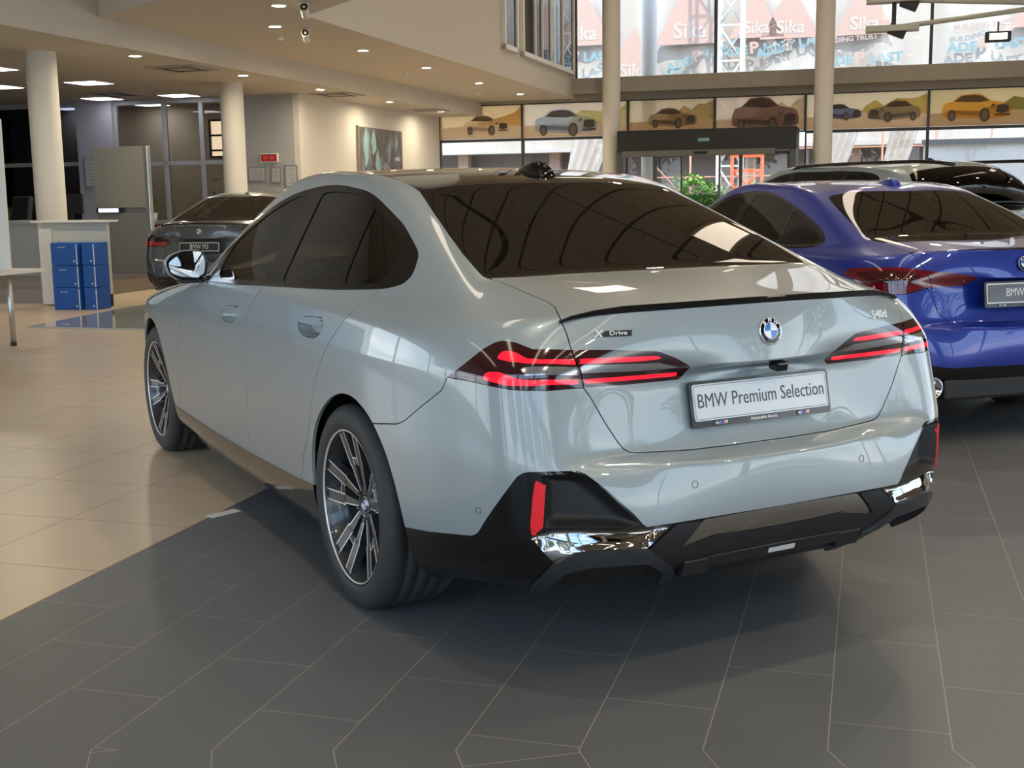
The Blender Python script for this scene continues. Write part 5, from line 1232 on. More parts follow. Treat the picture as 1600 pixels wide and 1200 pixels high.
def car_wheels(car, spec_list, proto):
    for k, (x, y, rz, st) in enumerate(spec_list):
        w = proto if k == 0 else copy_tree(proto, car)
        w.parent = car; w.location = (x, y, .345); w.rotation_euler = (0, math.radians(17*k), rz)
def build_blue():
    BLUE = mat('paint_blue', (.006, .030, .29), .30, .3, 1.0, .015)
    car = empty('sedan_car', (1.70, -3.51, 0), math.radians(-12.1), 'deep blue four-door coupe with unlit dark red tail lamps beside the grey-blue car', 'car')
    sh = sedan_shell(SEDAN); sh.warp = warp_coupe
    wheel_arches(sh)
    hi = lambda P, N: P[:, 2] > .9
    sh.add('dlo', 'S', [(1.86,.998),(1.80,1.16),(1.62,1.29),(1.464,1.345),(1.28,1.40),(1.0,1.428),(.781,1.418),(.56,1.380),(.348,1.325),(.17,1.272),(-.007,1.214),(-.13,1.165),(-.21,1.12),(-.235,1.09),(-.20,1.07),(-.10,1.055),(.2,1.04),(.5,1.035),(.948,1.03),(1.596,1.008)], hi, rad=.03)
    sh.add('gf', 'S', [(1.055,1.385),(1.03,1.187),(1.03,1.05),(1.62,1.028),(1.70,1.165),(1.42,1.313),(1.25,1.368)], hi, rad=.03)
    sh.add('gr', 'S', [(.94,1.400),(.80,1.398),(.62,1.375),(.42,1.325),(.34,1.30),(.26,1.06),(.90,1.05),(.93,1.2)], hi, rad=.02)
    sh.add('gq', 'S', [(.31,1.292),(.17,1.25),(-.01,1.19),(-.12,1.14),(-.17,1.10),(-.15,1.078),(.225,1.06)], hi, rad=.02)
    for k, v in DOORS.items(): sh.add(k, 'S', v, lambda P, N: (P[:, 1] > .5), iso=(-G, G), rad=.02)
    sh.add('sill', 'S', [(.28,.33),(.62,.31),(1.9,.30),(2.56,.31),(2.56,.0),(.28,.0)], lambda P, N: (P[:, 2] < .6))
    lid = [(-.60,.640,1.10),(-.70,.635,1.09),(-.82,.625,1.065),(-0.857,0.62,1.054),(-0.924,0.605,1.005),(-0.960,0.59,0.955),(-.972,.565,.90),(-0.975,0.55,0.85),(-1.0,0.52,0.72),(-1.02,0.45,0.667),(-1.036,0.12,0.657),(-1.037,0,.657),(-1.03,-.25,.657),(-1.0,-.4,.9),(-.60,-.3,1.10)]
    sh.add('lid', 'O', lid, lambda P, N: (P[:, 0] < -.35) & (P[:, 2] > .5), iso=(-G, G))
    sh.add('lamp', 'O', [(-.60,.888,.915),(-0.628,0.882,0.938),(-0.657,0.868,0.956),(-.78,.80,.958),(-0.964,0.594,0.953),(-1.0,.42,.934),(-1.024,0.279,0.909),(-0.975,0.357,0.860),(-0.973,0.596,0.850),(-0.968,0.71,0.822),(-0.941,0.765,0.818),(-.87,.815,.835),(-.72,.872,.880)], lambda P, N: (P[:, 2] > .7) & (P[:, 2] < 1.05))
    sh.add('lamp_in', 'O', [(-.70,.862,.930),(-.80,.80,.938),(-.95,.62,.930),(-.955,.61,.88),(-.94,.74,.862),(-.80,.848,.885)], lambda P, N: (P[:, 2] > .7) & (P[:, 2] < 1.05))
    bump = [(-.20,.947,.672),(-0.274,0.942,0.68),(-0.49,0.926,0.722),(-0.60,0.888,0.915),(-.72,.872,.880),(-.87,.815,.835),(-0.941,0.765,0.818),(-.968,.71,.822),(-0.973,0.57,0.850),(-1.0,0.52,0.72),(-1.02,0.45,0.667),(-1.036,0.12,0.657),(-1.037,0,.657),(-1.03,-.25,.657),(-1.0,-.3,-.4),(-.2,.95,-.4)]
    sh.add('bumper', 'O', bump, lambda P, N: (P[:, 0] < .2) & (P[:, 2] < .98), iso=(-G, G))
    sh.add('black', 'O', [(-.38,.93,.33),(-.62,.90,.36),(-.80,.86,.50),(-.86,.85,.62),(-.92,.82,.66),(-.97,.78,.65),(-1.02,.68,.56),(-1.07,.60,.44),(-1.10,.48,.425),(-1.117,0,.425),(-1.11,-.27,.425),(-1.0,-.3,-.2),(-.38,.93,-.2)], lambda P, N: (P[:, 0] < .2) & (P[:, 2] < .8), rad=.02)
    sh.add('reflector', 'O', [(-.86,.85,.50),(-.99,.74,.49),(-1.035,.66,.485),(-1.03,.67,.462),(-.97,.76,.462),(-.86,.85,.475)], lambda P, N: (P[:, 0] < -.6) & (P[:, 2] < .8))
    sh.add('window', 'T', [(-.70,-.2),(-.70,0),(-.69,.2),(-.665,.42),(-.62,.60),(-.55,.655),(-.40,.645),(-.2,.620),(.02,.582),(.165,.55),(.175,.48),(.16,.3),(.135,.1),(.13,0),(.13,-.2)], lambda P, N: (P[:, 2] > 1.0) & (P[:, 0] < .6), iso=(-.001, .001), rad=.03)
    sh.add('screen', 'T', [(1.52,-.2),(1.52,0),(1.49,.35),(1.40,.525),(1.5,.575),(1.95,.72),(2.18,.765),(2.36,.5),(2.47,0),(2.47,-.2)], lambda P, N: P[:, 2] > .9)
    sh.finish(); F = sh.F; L = sh.lab
    gap = np.zeros(len(L), bool)
    for d in ('front_door', 'rear_door', 'lid', 'bumper'): L[F[d] < -G] = d; gap |= np.abs(F[d]) < G
    L[F['lamp'] < 0] = 'lamp'; L[(F['lamp'] < 0) & (F['lamp_in'] < 0)] = 'lamp_in'
    L[gap] = 'gap'; L[F['black'] < 0] = 'black'; L[F['sill'] < 0] = 'sill'; L[F['reflector'] < 0] = 'reflector'
    L[F['window'] < -.001] = 'window'; L[np.abs(F['window']) < .001] = 'gap'; L[F['screen'] < 0] = 'screen'; L[F['dlo'] < 0] = 'dlo'
    for k in ('gf', 'gr', 'gq'): L[F[k] < 0] = k
    L[(F['arch_r'] < 0) | (F['arch_f'] < 0)] = 'hole'
    P_ = sh.part
    P_('body_shell', 'body', BLUE, car, flange=.02); P_('rear_bumper', 'bumper', BLUE, car); P_('trunk_lid', 'lid', BLUE, car)
    for n in ('front_door', 'rear_door'): P_(n, n, BLUE, car, 'LR')
    P_('window_trim', 'dlo', GB, car, 'LR', flange=.01); DG = glass_mat('dark_tint', (.5, .5, .5), .10, 1.5)
    for k, n in (('gf', 'front_side_window'), ('gr', 'rear_side_window'), ('gq', 'quarter_window')): P_(n, k, DG, car, 'LR', off=-.002, flange=0)
    P_('rear_window', 'window', GLASS, car, flange=0); P_('windscreen', 'screen', GLASSF, car, flange=0)
    P_('sill_trim', 'sill', GB, car, 'LR'); P_('lower_cladding', 'black', GB, car, flange=.02)
    DR = mat('lamp_unlit_red', (.14, .004, .010), .1, 0, 1)
    for sd in 'LR':
        o = P_('tail_light', 'lamp', DR, car, sd, off=.004, flange=.02)[0]; P_('lamp_insert', 'lamp_in', mat('lamp_unlit_deep', (.05, .002, .004), .1, 0, 1), o, sd, off=.004, flange=0)
        P_('reflector', 'reflector', mat('reflector_dull', (.45, .01, .03), .2, 0, 1), car, sd, off=.004, flange=.01)
    for sg in (1, -1):
        e = MB().lathe([(.060, .06), (.062, -.02), (.058, -.028), (.050, -.028), (.048, .05), (0, .05)], 32, Matrix.Translation((-1.035, sg*.60, .325)) @ Matrix.Rotation(math.radians(90), 4, 'Y'), cap=False).build('exhaust_tip', CHROME, car)
        MB().lathe([(.047, .0), (0, .0)], 24, Matrix.Translation((-1.0, sg*.60, .325)) @ Matrix.Rotation(math.radians(90), 4, 'Y'), cap=False).build('pipe_inside', MB_, e)
    MB().box(-.86, -.47, -.70, .70, .28, .38).box(-.5, .42, -.54, .54, .26, .38).box(.42, 2.4, -.74, .74, .19, .26).build('underbody', MB_, car)
    MB().box(-1.02, -.80, -.50, .50, .24, .36, bev=.02).build('diffuser', MB_, car)
    w = wheel_prototype(width=.255, style='twin'); car_wheels(car, [(0, .78, 0, 0), (2.86, .76, 0, 0), (0, -.78, math.pi, 0), (2.86, -.76, math.pi, 0)], w)
    arch_liner(car, 0, y1=.89, r=.39); arch_liner(car, 2.86, y1=.86, r=.38); seats(car)
    T = frame_at(Vector((-1.005, 0, .815)), (-1, 0, .12)); plate(car, T, 'BMW Seria 4', face=(.10, .11, .13), ink=(.75, .75, .75), size=.062, light=True, dealer=' ')
    roundel('maker_badge', .041, car, frame_at(Vector((-.990, 0, .972)), (-1, 0, .25)))
    fin = MB(); S = []
    for x, h, wd in ((.44, 0, .004), (.40, .012, .020), (.34, .032, .028), (.28, .046, .032), (.24, .044, .032), (.225, .02, .032), (.22, 0, .032)):
        for a in np.linspace(0, math.pi, 9): S.append(Vector((x, wd*math.cos(a), .9+(SEDAN_ROOF(x/.955)-.9)*.92-.003+h*abs(math.sin(a))**.7)))
    fin.add(S, [(i*9+k, i*9+k+1, (i+1)*9+k+1, (i+1)*9+k) for i in range(6) for k in range(8)], True); fin.build('roof_antenna', BLUE, car)
    sp = MB(); pts = [Vector(v) for v in warp_coupe(np.array([(-.862,.62,1.05),(-.93,.5,1.055),(-.985,.3,1.062),(-1.015,.1,1.065),(-1.017,0,1.065),(-1.015,-.1,1.065),(-.985,-.3,1.062),(-.93,-.5,1.055),(-.862,-.62,1.05)]))]
    sp.tube(pts, .006, 6); sp.build('lid_edge_trim', GB, car)
    return car
def simple_mirrors(car, paint, k=1.0):
    for sg in (1, -1):
        m = MB().box(1.80, 1.93, .90, 1.03, 1.02, 1.14, Matrix.Diagonal((1, sg, k, 1)), bev=.03).build('mirror_housing', paint, car); MB().box(1.82, 1.88, .82, .93, 1.0, 1.04, Matrix.Diagonal((1, sg, k, 1)), bev=.01).build('mirror_foot', GB, m)
def build_m3():
    GP = mat('paint_dark_grey', (.085, .09, .10), .32, .4, 1.0, .02)
    car = empty('sedan_car', (11.31, -1.97, .023), math.radians(-42.9), 'dark grey sports saloon with a black display plate standing on the glossy platform', 'car')
    sh = sedan_shell(SEDAN, level=3); sh.warp = warp_coupe
    wheel_arches(sh); hi = lambda P, N: P[:, 2] > .9
    sh.add('dlo', 'S', DLO, hi, rad=.02)
    sh.add('gf', 'S', [(1.055,1.385),(1.03,1.05),(1.62,1.028),(1.70,1.165),(1.42,1.313),(1.25,1.366)], hi, rad=.02)
    sh.add('gr', 'S', [(.93,1.397),(.645,1.399),(.34,1.345),(.0,1.24),(-.07,1.14),(.0,1.09),(.92,1.055)], hi, rad=.02)
    for k, v in DOORS.items(): sh.add(k, 'S', v, lambda P, N: (P[:, 1] > .5), iso=(-.003, .003))
    sh.add('sill', 'S', [(.28,.33),(2.56,.31),(2.56,.0),(.28,.0)], lambda P, N: (P[:, 2] < .6))
    sh.add('lid', 'O', [(-.57,.63,1.108),(-.70,.635,1.09),(-0.857,0.62,1.054),(-0.924,0.605,1.005),(-0.975,0.56,0.89),(-1.0,0.50,0.70),(-1.03,0.40,0.665),(-1.037,0,.657),(-1.03,-.25,.657),(-1.0,-.4,.9),(-.60,-.3,1.11)], lambda P, N: (P[:, 0] < -.35) & (P[:, 2] > .5), iso=(-.003, .003))
    sh.add('lamp', 'O', [(-.60,.888,.86),(-.68,.87,.915),(-.80,.81,.935),(-.95,.62,.925),(-.98,.46,.885),(-.975,.44,.835),(-.98,.53,.80),(-.96,.74,.795),(-.80,.84,.80),(-.65,.885,.825)], lambda P, N: (P[:, 2] > .7) & (P[:, 2] < 1.05))
    sh.add('lamp_in', 'O', [(-.68,.88,.85),(-.95,.70,.86),(-.975,.47,.85),(-.98,.52,.815),(-.96,.73,.81),(-.80,.84,.815),(-.66,.88,.83)], lambda P, N: (P[:, 2] > .7) & (P[:, 2] < 1.05))
    sh.add('black', 'O', [(-.38,.93,.31),(-.80,.86,.34),(-.93,.80,.50),(-1.0,.74,.50),(-1.06,.60,.44),(-1.117,0,.44),(-1.11,-.27,.44),(-1.0,-.3,-.2),(-.38,.93,-.2)], lambda P, N: (P[:, 0] < .2) & (P[:, 2] < .8))
    sh.add('reflector', 'O', [(-.80,.87,.66),(-.83,.858,.66),(-.90,.845,.40),(-.87,.85,.40)], lambda P, N: (P[:, 0] < -.6) & (P[:, 2] < .8))
    sh.add('window', 'T', [(-.58,-.2),(-.58,0),(-.60,.2),(-.61,.35),(-.58,.60),(-.50,.655),(-.2,.620),(.05,.575),(.20,.55),(.19,.3),(.14,0),(.14,-.2)], lambda P, N: (P[:, 2] > 1.0) & (P[:, 0] < .6), rad=.03)
    sh.add('screen', 'T', [(1.52,-.2),(1.52,0),(1.49,.35),(1.40,.525),(1.5,.575),(1.95,.72),(2.18,.765),(2.36,.5),(2.47,0),(2.47,-.2)], lambda P, N: P[:, 2] > .9)
    sh.finish(); F = sh.F; L = sh.lab
    for d in ('front_door', 'rear_door', 'lid'): L[F[d] < -.003] = d; L[np.abs(F[d]) < .003] = 'gap'
    L[F['lamp'] < 0] = 'lamp'; L[F['lamp_in'] < 0] = 'lamp_in'; L[F['black'] < 0] = 'black'; L[F['sill'] < 0] = 'black'; L[F['reflector'] < 0] = 'reflector'
    L[F['window'] < 0] = 'window'; L[F['screen'] < 0] = 'screen'; L[F['dlo'] < 0] = 'dlo'
    for k in ('gf', 'gr'): L[F[k] < 0] = k
    L[(F['arch_r'] < 0) | (F['arch_f'] < 0)] = 'hole'; P_ = sh.part
    P_('body_shell', 'body', GP, car, flange=.02); P_('trunk_lid', 'lid', GP, car)
    for n in ('front_door', 'rear_door'): P_(n, n, GP, car, 'LR')
    P_('window_trim', 'dlo', GB, car, 'LR', flange=.01); DG = MATS['dark_tint']
    for k, n in (('gf', 'front_side_window'), ('gr', 'rear_side_window')): P_(n, k, DG, car, 'LR', off=-.002, flange=0)
    P_('rear_window', 'window', GLASS, car, flange=0); P_('windscreen', 'screen', GLASSF, car, flange=0); P_('lower_cladding', 'black', GB, car, flange=.02)
    for sd in 'LR':
        o = P_('tail_light', 'lamp', mat('lamp_brown_dark', (.025, .004, .005), .1, 0, 1), car, sd, off=.004, flange=.02)[0]; P_('lamp_insert', 'lamp_in', mat('lamp_red_dull', (.30, .006, .012), .12, 0, 1), o, sd, off=.005, flange=0)
        P_('reflector', 'reflector', MATS['reflector_dull'], car, sd, off=.004, flange=.01)
    MB().box(-.86, -.47, -.70, .70, .28, .38).box(-.5, .42, -.54, .54, .26, .38).box(.42, 2.4, -.74, .74, .19, .26).build('underbody', MB_, car)
    w = wheel_prototype(width=.275, style='twin'); car_wheels(car, [(0, .78, 0, 0), (2.86, .76, 0, 0), (0, -.78, math.pi, 0), (2.86, -.76, math.pi, 0)], w)
    arch_liner(car, 0, y1=.89, r=.39); arch_liner(car, 2.86, y1=.86, r=.38); seats(car)
    plate(car, frame_at(Vector((-1.0, 0, .80)), (-1, 0, .12)), 'BMW M3', face=(.01, .01, .012), ink=(.62, .62, .62), size=.078, light=True, w=.52, h=.105)
    roundel('maker_badge', .041, car, frame_at(Vector((-.990, 0, .972)), (-1, 0, .25)))
    tb = text_obj('model_badge', 'M3', .05, CHROME, car, frame_at(Vector((-.945, -.50, .962)), (-1, -.22, .25)), bold=.001, extrude=.002)
    sp = MB(); pts = [Vector(v)+Vector((0, 0, .012)) for v in warp_coupe(np.array([(-.87,.60,1.045),(-.93,.5,1.06),(-.985,.3,1.070),(-1.015,.1,1.072),(-1.017,0,1.072),(-1.015,-.1,1.072),(-.985,-.3,1.07),(-.93,-.5,1.06),(-.87,-.60,1.045)]))]
    sp.tube(pts, .012, 6); sp.build('trunk_spoiler', GB, car); simple_mirrors(car, GP)
    fin = MB().lathe([(.05, 0), (.035, .03), (.012, .045), (0, .046)], 16, Matrix.Translation((.30, 0, 1.40)) @ Matrix.Diagonal((1.4, .5, 1, 1))); fin.build('roof_antenna', GP, car)
def build_wagon():
    LP = mat('paint_pale_blue_grey', (.25, .30, .33), .33, .2, 1.0, .015)
    car = empty('estate_car', (4.64, -6.55, 0), math.radians(-7.1), 'pale blue-grey tall estate with black roof rails, behind the blue car', 'car')
    sh = sedan_shell(SEDAN, level=3); sh.warp = warp_wagon
    wheel_arches(sh); hi = lambda P, N: P[:, 2] > .9
    sh.add('dlo', 'S', [(1.86,.998),(1.80,1.16),(1.62,1.29),(1.40,1.37),(1.2,1.415),(.95,1.437),(.60,1.430),(.42,1.405),(.30,1.375),(.20,1.33),(.10,1.26),(-.02,1.17),(-.10,1.10),(-.05,1.07),(.2,1.05),(.948,1.035),(1.596,1.008)], hi, rad=.03)
    sh.add('gf', 'S', [(1.055,1.395),(1.03,1.05),(1.62,1.028),(1.70,1.165),(1.42,1.323),(1.25,1.375)], hi, rad=.02)
    sh.add('gr', 'S', [(.96,1.415),(.62,1.412),(.52,1.40),(.44,1.06),(.94,1.055)], hi, rad=.02)
    sh.add('gq', 'S', [(.48,1.392),(.33,1.355),(.24,1.31),(.12,1.23),(.02,1.15),(-.02,1.095),(.40,1.065)], hi, rad=.02)
    for k, v in DOORS.items(): sh.add(k, 'S', v, lambda P, N: (P[:, 1] > .5), iso=(-.003, .003))
    sh.add('black', 'S', [(-1.3,.40),(4,.40),(4,0),(-1.3,0)], lambda P, N: P[:, 2] < .6)
    sh.add('blackr', 'R', [(-.1,.46),(1,.46),(1,0),(-.1,0)], lambda P, N: P[:, 2] < .6)
    sh.add('window', 'R', [(-.1,1.395),(0,1.395),(.30,1.385),(.50,1.365),(.57,1.34),(.63,1.25),(.665,1.13),(.64,1.09),(.35,1.085),(0,1.085),(-.1,1.085)], lambda P, N: (P[:, 2] > 1.0) & (P[:, 0] < .30), iso=(0,), rad=.02)
    sh.add('lamp', 'R', [(.38,.93),(.55,.99),(.90,1.0),(.95,.86),(.60,.84),(.38,.86)], lambda P, N: (P[:, 0] < -.5) & (P[:, 2] < 1.1), rad=.02)
    sh.add('screen', 'T', [(1.52,-.2),(1.52,0),(1.49,.35),(1.40,.525),(1.5,.575),(1.95,.72),(2.18,.765),(2.36,.5),(2.47,0),(2.47,-.2)], lambda P, N: P[:, 2] > .9)
    sh.finish(); F = sh.F; L = sh.lab
    for d in ('front_door', 'rear_door'): L[F[d] < -.003] = d; L[np.abs(F[d]) < .003] = 'gap'
    L[F['black'] < 0] = 'black'; L[F['blackr'] < 0] = 'black'; L[F['window'] < 0] = 'window'; L[F['lamp'] < 0] = 'lamp'; L[F['screen'] < 0] = 'screen'; L[F['dlo'] < 0] = 'dlo'
    for k in ('gf', 'gr', 'gq'): L[F[k] < 0] = k
    L[(F['arch_r'] < 0) | (F['arch_f'] < 0)] = 'hole'; P_ = sh.part
    P_('body_shell', 'body', LP, car, flange=.02)
    for n in ('front_door', 'rear_door'): P_(n, n, LP, car, 'LR')
    P_('window_trim', 'dlo', GB, car, 'LR', flange=.01); DG = MATS['dark_tint']
    for k, n in (('gf', 'front_side_window'), ('gr', 'rear_side_window'), ('gq', 'quarter_window')): P_(n, k, DG, car, 'LR', off=-.002, flange=0)
    wn = P_('rear_window', 'window', DG, car, flange=0)[0]; P_('windscreen', 'screen', GLASSF, car, flange=0); P_('lower_cladding', 'black', GB, car, flange=.02)
    for sd in 'LR': P_('tail_light', 'lamp', MATS['lamp_unlit_red'], car, sd, off=.004, flange=.02)
    MB().box(-.86, -.47, -.70, .70, .28, .38).box(-.5, .42, -.54, .54, .26, .38).box(.42, 2.4, -.74, .74, .19, .26).build('underbody', MB_, car)
    w = wheel_prototype(width=.255, style='twin'); car_wheels(car, [(0, .79, 0, 0), (2.87, .77, 0, 0), (0, -.79, math.pi, 0), (2.87, -.77, math.pi, 0)], w)
    arch_liner(car, 0, y1=.89, r=.39); arch_liner(car, 2.87, y1=.86, r=.38); seats(car); simple_mirrors(car, LP, 1.07)
    for sg in (1, -1):
        pts = []
        for x in np.linspace(1.18, -.10, 18):
            h = warp_wagon(np.array([(x, .585, 1.462 if x < 1.2 else 1.462-(x-1.2)*.12)]))[0]; u = (1.18-x)/1.28
            pts.append(Vector((h[0], sg*.60, 1.597+.028*math.sin(math.pi*min(1, max(0, u)))**.4-.045*max(0, 1-u*6)-.12*max(0, u-.85))))
        MB().tube(pts, .016, 8).build('roof_rail', GB, car)
    MB().lathe([(.06, 0), (.045, .03), (.015, .05), (0, .052)], 16, Matrix.Translation((-.25, 0, 1.615)) @ Matrix.Diagonal((1.5, .5, 1, 1))).build('roof_antenna', MB_, car)
    MB().tube([Vector((-.80, -.05, 1.235)), Vector((-.795, -.15, 1.25)), Vector((-.775, -.46, 1.27))], .013, 8).build('rear_wiper', MB_, car)
    roundel('maker_badge', .041, car, frame_at(Vector((-.965, 0, 1.08)), (-1, 0, .3)))
# ================================================================ things standing about the hall
def furniture():
    BG = mat('board_grey', (.27, .27, .245), .45, .2); AL = mat('aluminium', (.55, .56, .56), .3, .9); BK = mat('black_plastic', (.012, .012, .013), .5)
    # glossy platform under the dark saloon
    o = MB().prism([(6.94, 7.9), (6.94, 3.2), (12.4, 3.2), (12.4, 8.15), (9.2, 8.15)], .0, .018).build('display_platform', mat('platform_glass', (.44, .45, .43), .05, 0, .6)); o.matrix_world = ROOM
    tag(o, 'low glossy pale display platform under the dark grey saloon', 'platform')
    # information boards
    t = rthing('display_board', 12.3, 10.20, 0, 0, 'tall grey two-panel display board on a low plinth between the round columns', 'display board')
    MB().box(-.03, .03, -.42, .48, 1.26, 2.20, bev=.008).build('upper_panel', BG, t); MB().box(-.03, .03, -.42, .46, .24, 1.18, bev=.008).build('lower_panel', mat('board_grey_low', (.20, .21, .21), .4, .2), t)
    MB().box(-.05, .05, -.50, -.43, .0, 2.20, bev=.008).build('side_post', AL, t); MB().box(.02, .04, -.40, .44, 1.16, 1.28).build('back_rail', AL, t)
    MB().box(-.06, .10, -.50, .48, .0, .17).build('plinth', mat('plinth_grey', (.16, .17, .175), .5), t)
    MB().box(-.055, -.045, .02, .46, 1.185, 1.265).build('screen_frame', BK, t)
    s = MB().box(-.058, -.0555, .06, .42, 1.195, 1.255).build('lit_strip', mat('strip_lit', (.6, .7, 1), .4, emit=(.62, .70, 1.0), estr=1.0), t)
    # reception counter on the step
    t = rthing('reception_counter', 9.52, 9.10, 0, 0, 'white and glass reception counter before the left round column', 'counter')
    MB().box(-.03, .03, -.52, .48, .16, 1.10, bev=.004).build('front_panel', mat('counter_glass', (.60, .62, .58), .08, 0, .5), t)
    MB().box(-.08, .14, .30, .50, .02, 1.02).build('end_panel', WHITE, t); MB().box(-.10, .18, -.56, .60, 1.10, 1.125).build('counter_top', mat('counter_top_white', (.78, .77, .73), .3), t); MB().box(-.02, .02, -.52, .30, .0, .16).build('kick_plate', BK, t)
    # blue cartons, two stacks of three
    BL = add_noise(mat('carton_blue', (.012, .10, .42), .55), 3, .04); TP = mat('tape_white', (.7, .72, .75), .5)
    names = [('bottom', .0), ('middle', .286), ('top', .572)]
    first = None
    for st, (aa, bb, w, d, rz) in enumerate(((9.08, 8.84, .40, .30, 0.0), (9.12, 8.52, .19, .30, .05))):
        for lv, z in names:
            lab = '%s blue cardboard carton of the %s stack by the counter' % (lv, 'wider left' if st == 0 else 'narrower right')
            t = rthing('carton', aa, bb, z, rz, lab, 'box', 'blue cartons stacked by the counter')
            MB().box(-d/2, d/2, -w/2, w/2, .002, .282, bev=.004).build('carton_body', BL, t)
            MB().box(-d/2-.001, -d/2+.01, -w/2+.012, -w/2+.026, .004, .266).build('tape_strip', TP, t)
            if st == 0: text_obj('carton_lettering', 'BAVARIA', .028, TP, t, Matrix(((0, 0, -1, -d/2-.001), (-1, 0, 0, .04), (0, 1, 0, .225), (0, 0, 0, 1))), extrude=.0002)
            MB().prism([(.012*math.cos(k*math.pi/8), .012*math.sin(k*math.pi/8)) for k in range(16)], 0, .002, Matrix(((0, 0, -1, -d/2), (-1, 0, 0, -w/2+.06), (0, 1, 0, .05), (0, 0, 0, 1)))).build('carton_mark', TP, t)
    # table and white screen at the left edge
    t = rthing('side_table', 5.51, 7.30, 0, 0, 'white table with round steel leg at the left edge of the photo', 'table')
    MB().box(-.35, .45, -.44, 1.2, .690, .722, bev=.004).build('table_top', WHITE, t)
    for x, y in ((.0, -.36), (.0, 1.1)):
        l = MB().lathe([(.028, .03), (.025, .69)], 20, Matrix.Translation((x, y, 0))).build('leg', AL, t); MB().lathe([(.03, 0), (.03, .03)], 16, Matrix.Translation((x, y, 0))).build('foot_cap', BK, l)
    t = rthing('white_screen', 5.75, 7.55, .722, 0, 'tall plain white screen standing on the table at the left edge', 'screen')
    MB().prism([(-.45, 0), (1.0, 0), (1.0, 1.45), (-.46, 1.45)], -.015, .015, Matrix(((0, 0, 1, 0), (1, 0, 0, 0), (0, 1, 0, 0), (0, 0, 0, 1)))).build('screen_board', WHITE, t)
    # office chair, plant and desk behind the columns
    t = rthing('office_chair', 13.2, 13.15, .19, math.radians(160), 'high-backed black office chair on a chrome star base', 'chair')
    MB().box(-.26, .26, -.26, .26, .44, .54, bev=.04).build('seat', BK, t)
    MB().box(-.06, .05, -.27, .27, .0, .74, Matrix.Translation((-.24, 0, .55)) @ Matrix.Rotation(math.radians(-10), 4, 'Y'), bev=.04).build('backrest', BK, t)
    MB().lathe([(.03, .08), (.03, .45)], 12).build('gas_lift', CHROME, t)
    mb = MB()
    for k in range(5):
        a = 2*math.pi*k/5; mb.tube([(0, 0, .10), (.30*math.cos(a), .30*math.sin(a), .06)], [.03, .018], 8)
    sb = mb.build('star_base', CHROME, t)
    for k in range(5):
        a = 2*math.pi*k/5; MB().lathe([(.03, -.015), (.03, .015)], 12, Matrix.Translation((.30*math.cos(a), .30*math.sin(a), .03)) @ Matrix.Rotation(math.pi/2, 4, 'X')).build('castor', BK, sb)
    def plant(nm, a, b, z, h, n, label, seed, col=(.035, .10, .02)):
        t = rthing('potted_plant', a, b, z, 0, label, 'plant'); rg = random.Random(seed)
        MB().lathe([(.10, 0), (.13, .22), (.12, .22), (.11, .19), (0, .19)], 20).build('pot', mat('pot_white', (.6, .58, .54), .4), t)
        m = MB()
        for i in range(n):
            an = rg.uniform(0, 6.28); sp = rg.uniform(.1, .45)*h; hh = rg.uniform(.5, 1)*h; base = Vector((0, 0, .2)); tip = Vector((sp*math.cos(an), sp*math.sin(an), .2+hh)); mid = (base+tip)/2+Vector((0, 0, .12*h)); s = Vector((-math.sin(an), math.cos(an), 0))*.045*h/.5
            m.add([base, mid-s, tip, mid+s], [(0, 1, 2, 3)]); m.tube([base, mid], .006, 5)
        m.build('leaves', mat('plant_green%d' % seed, col, .5), t, fix=False)
    plant('p', 16.9, 16.2, .19, .95, 70, 'tall leafy office plant behind the left column', 4)
    plant('p', 17.0, 12.75, .90, .42, 26, 'broad-leaved plant on the brown desk behind the dark saloon', 8, (.10, .22, .02)); 
    plant('p', 16.6, 11.0, .90, .48, 16, 'small plant beside the left of the framed notices', 11, (.03, .08, .02))
    t = rthing('office_desk', 16.9, 12.4, .0, 0, 'reddish brown wooden desk against the glass partition', 'desk')
    WD = add_noise(mat('wood_redbrown', (.16, .045, .022), .4), 12, .2)
    MB().box(-.35, .35, -1.7, .85, .85, .90).build('desk_top', WD, t); MB().box(-.33, -.29, -1.65, .8, .19, .85).build('front_panel', WD, t)
    for y in (-1.68, .80): MB().box(-.3, .3, y, y+.04, .19, .85).build('end_panel', WD, t)
    t = rthing('office_desk', 12.6, 11.9, .19, 0, 'grey office desk behind the counter with white front', 'desk')
    MB().box(-.3, .5, -.8, .8, .84, .88).build('desk_top', mat('desk_grey', (.42, .42, .42), .5), t); MB().box(-.28, -.25, -.78, .78, .0, .84).build('front_panel', mat('desk_grey'), t)
    for y in (-.78, .75): MB().box(-.2, .45, y, y+.03, 0, .84).build('end_panel', mat('desk_grey'), t)
    t = rthing('computer_monitor', 12.75, 11.5, 1.07, math.radians(180), 'black computer monitor on the grey desk beside the display board', 'monitor')
    MB().box(-.02, .02, -.24, .24, .10, .42, bev=.006).build('screen_back', BK, t); MB().box(-.02, .02, -.03, .03, 0, .12).box(-.1, .1, -.12, .12, 0, .012).build('stand', BK, t)
    # wall things
    t = rthing('wall_picture', 21.85, 9.80, 2.30, 0, 'dark abstract canvas with blue-green streaks and a red patch on the white wall', 'picture')
    cm = mat('canvas_dark', (.10, .085, .075), .6); nt = cm.node_tree; b_ = nt.nodes['Principled BSDF']; tc = nt.nodes.new('ShaderNodeTexCoord'); mp = nt.nodes.new('ShaderNodeMapping'); mp.inputs['Scale'].default_value = (1.6, 1, .8)
    nz = nt.nodes.new('ShaderNodeTexNoise'); nz.inputs['Scale'].default_value = 2.2; nz.inputs['Detail'].default_value = 3; rp = nt.nodes.new('ShaderNodeValToRGB'); e = rp.color_ramp.elements
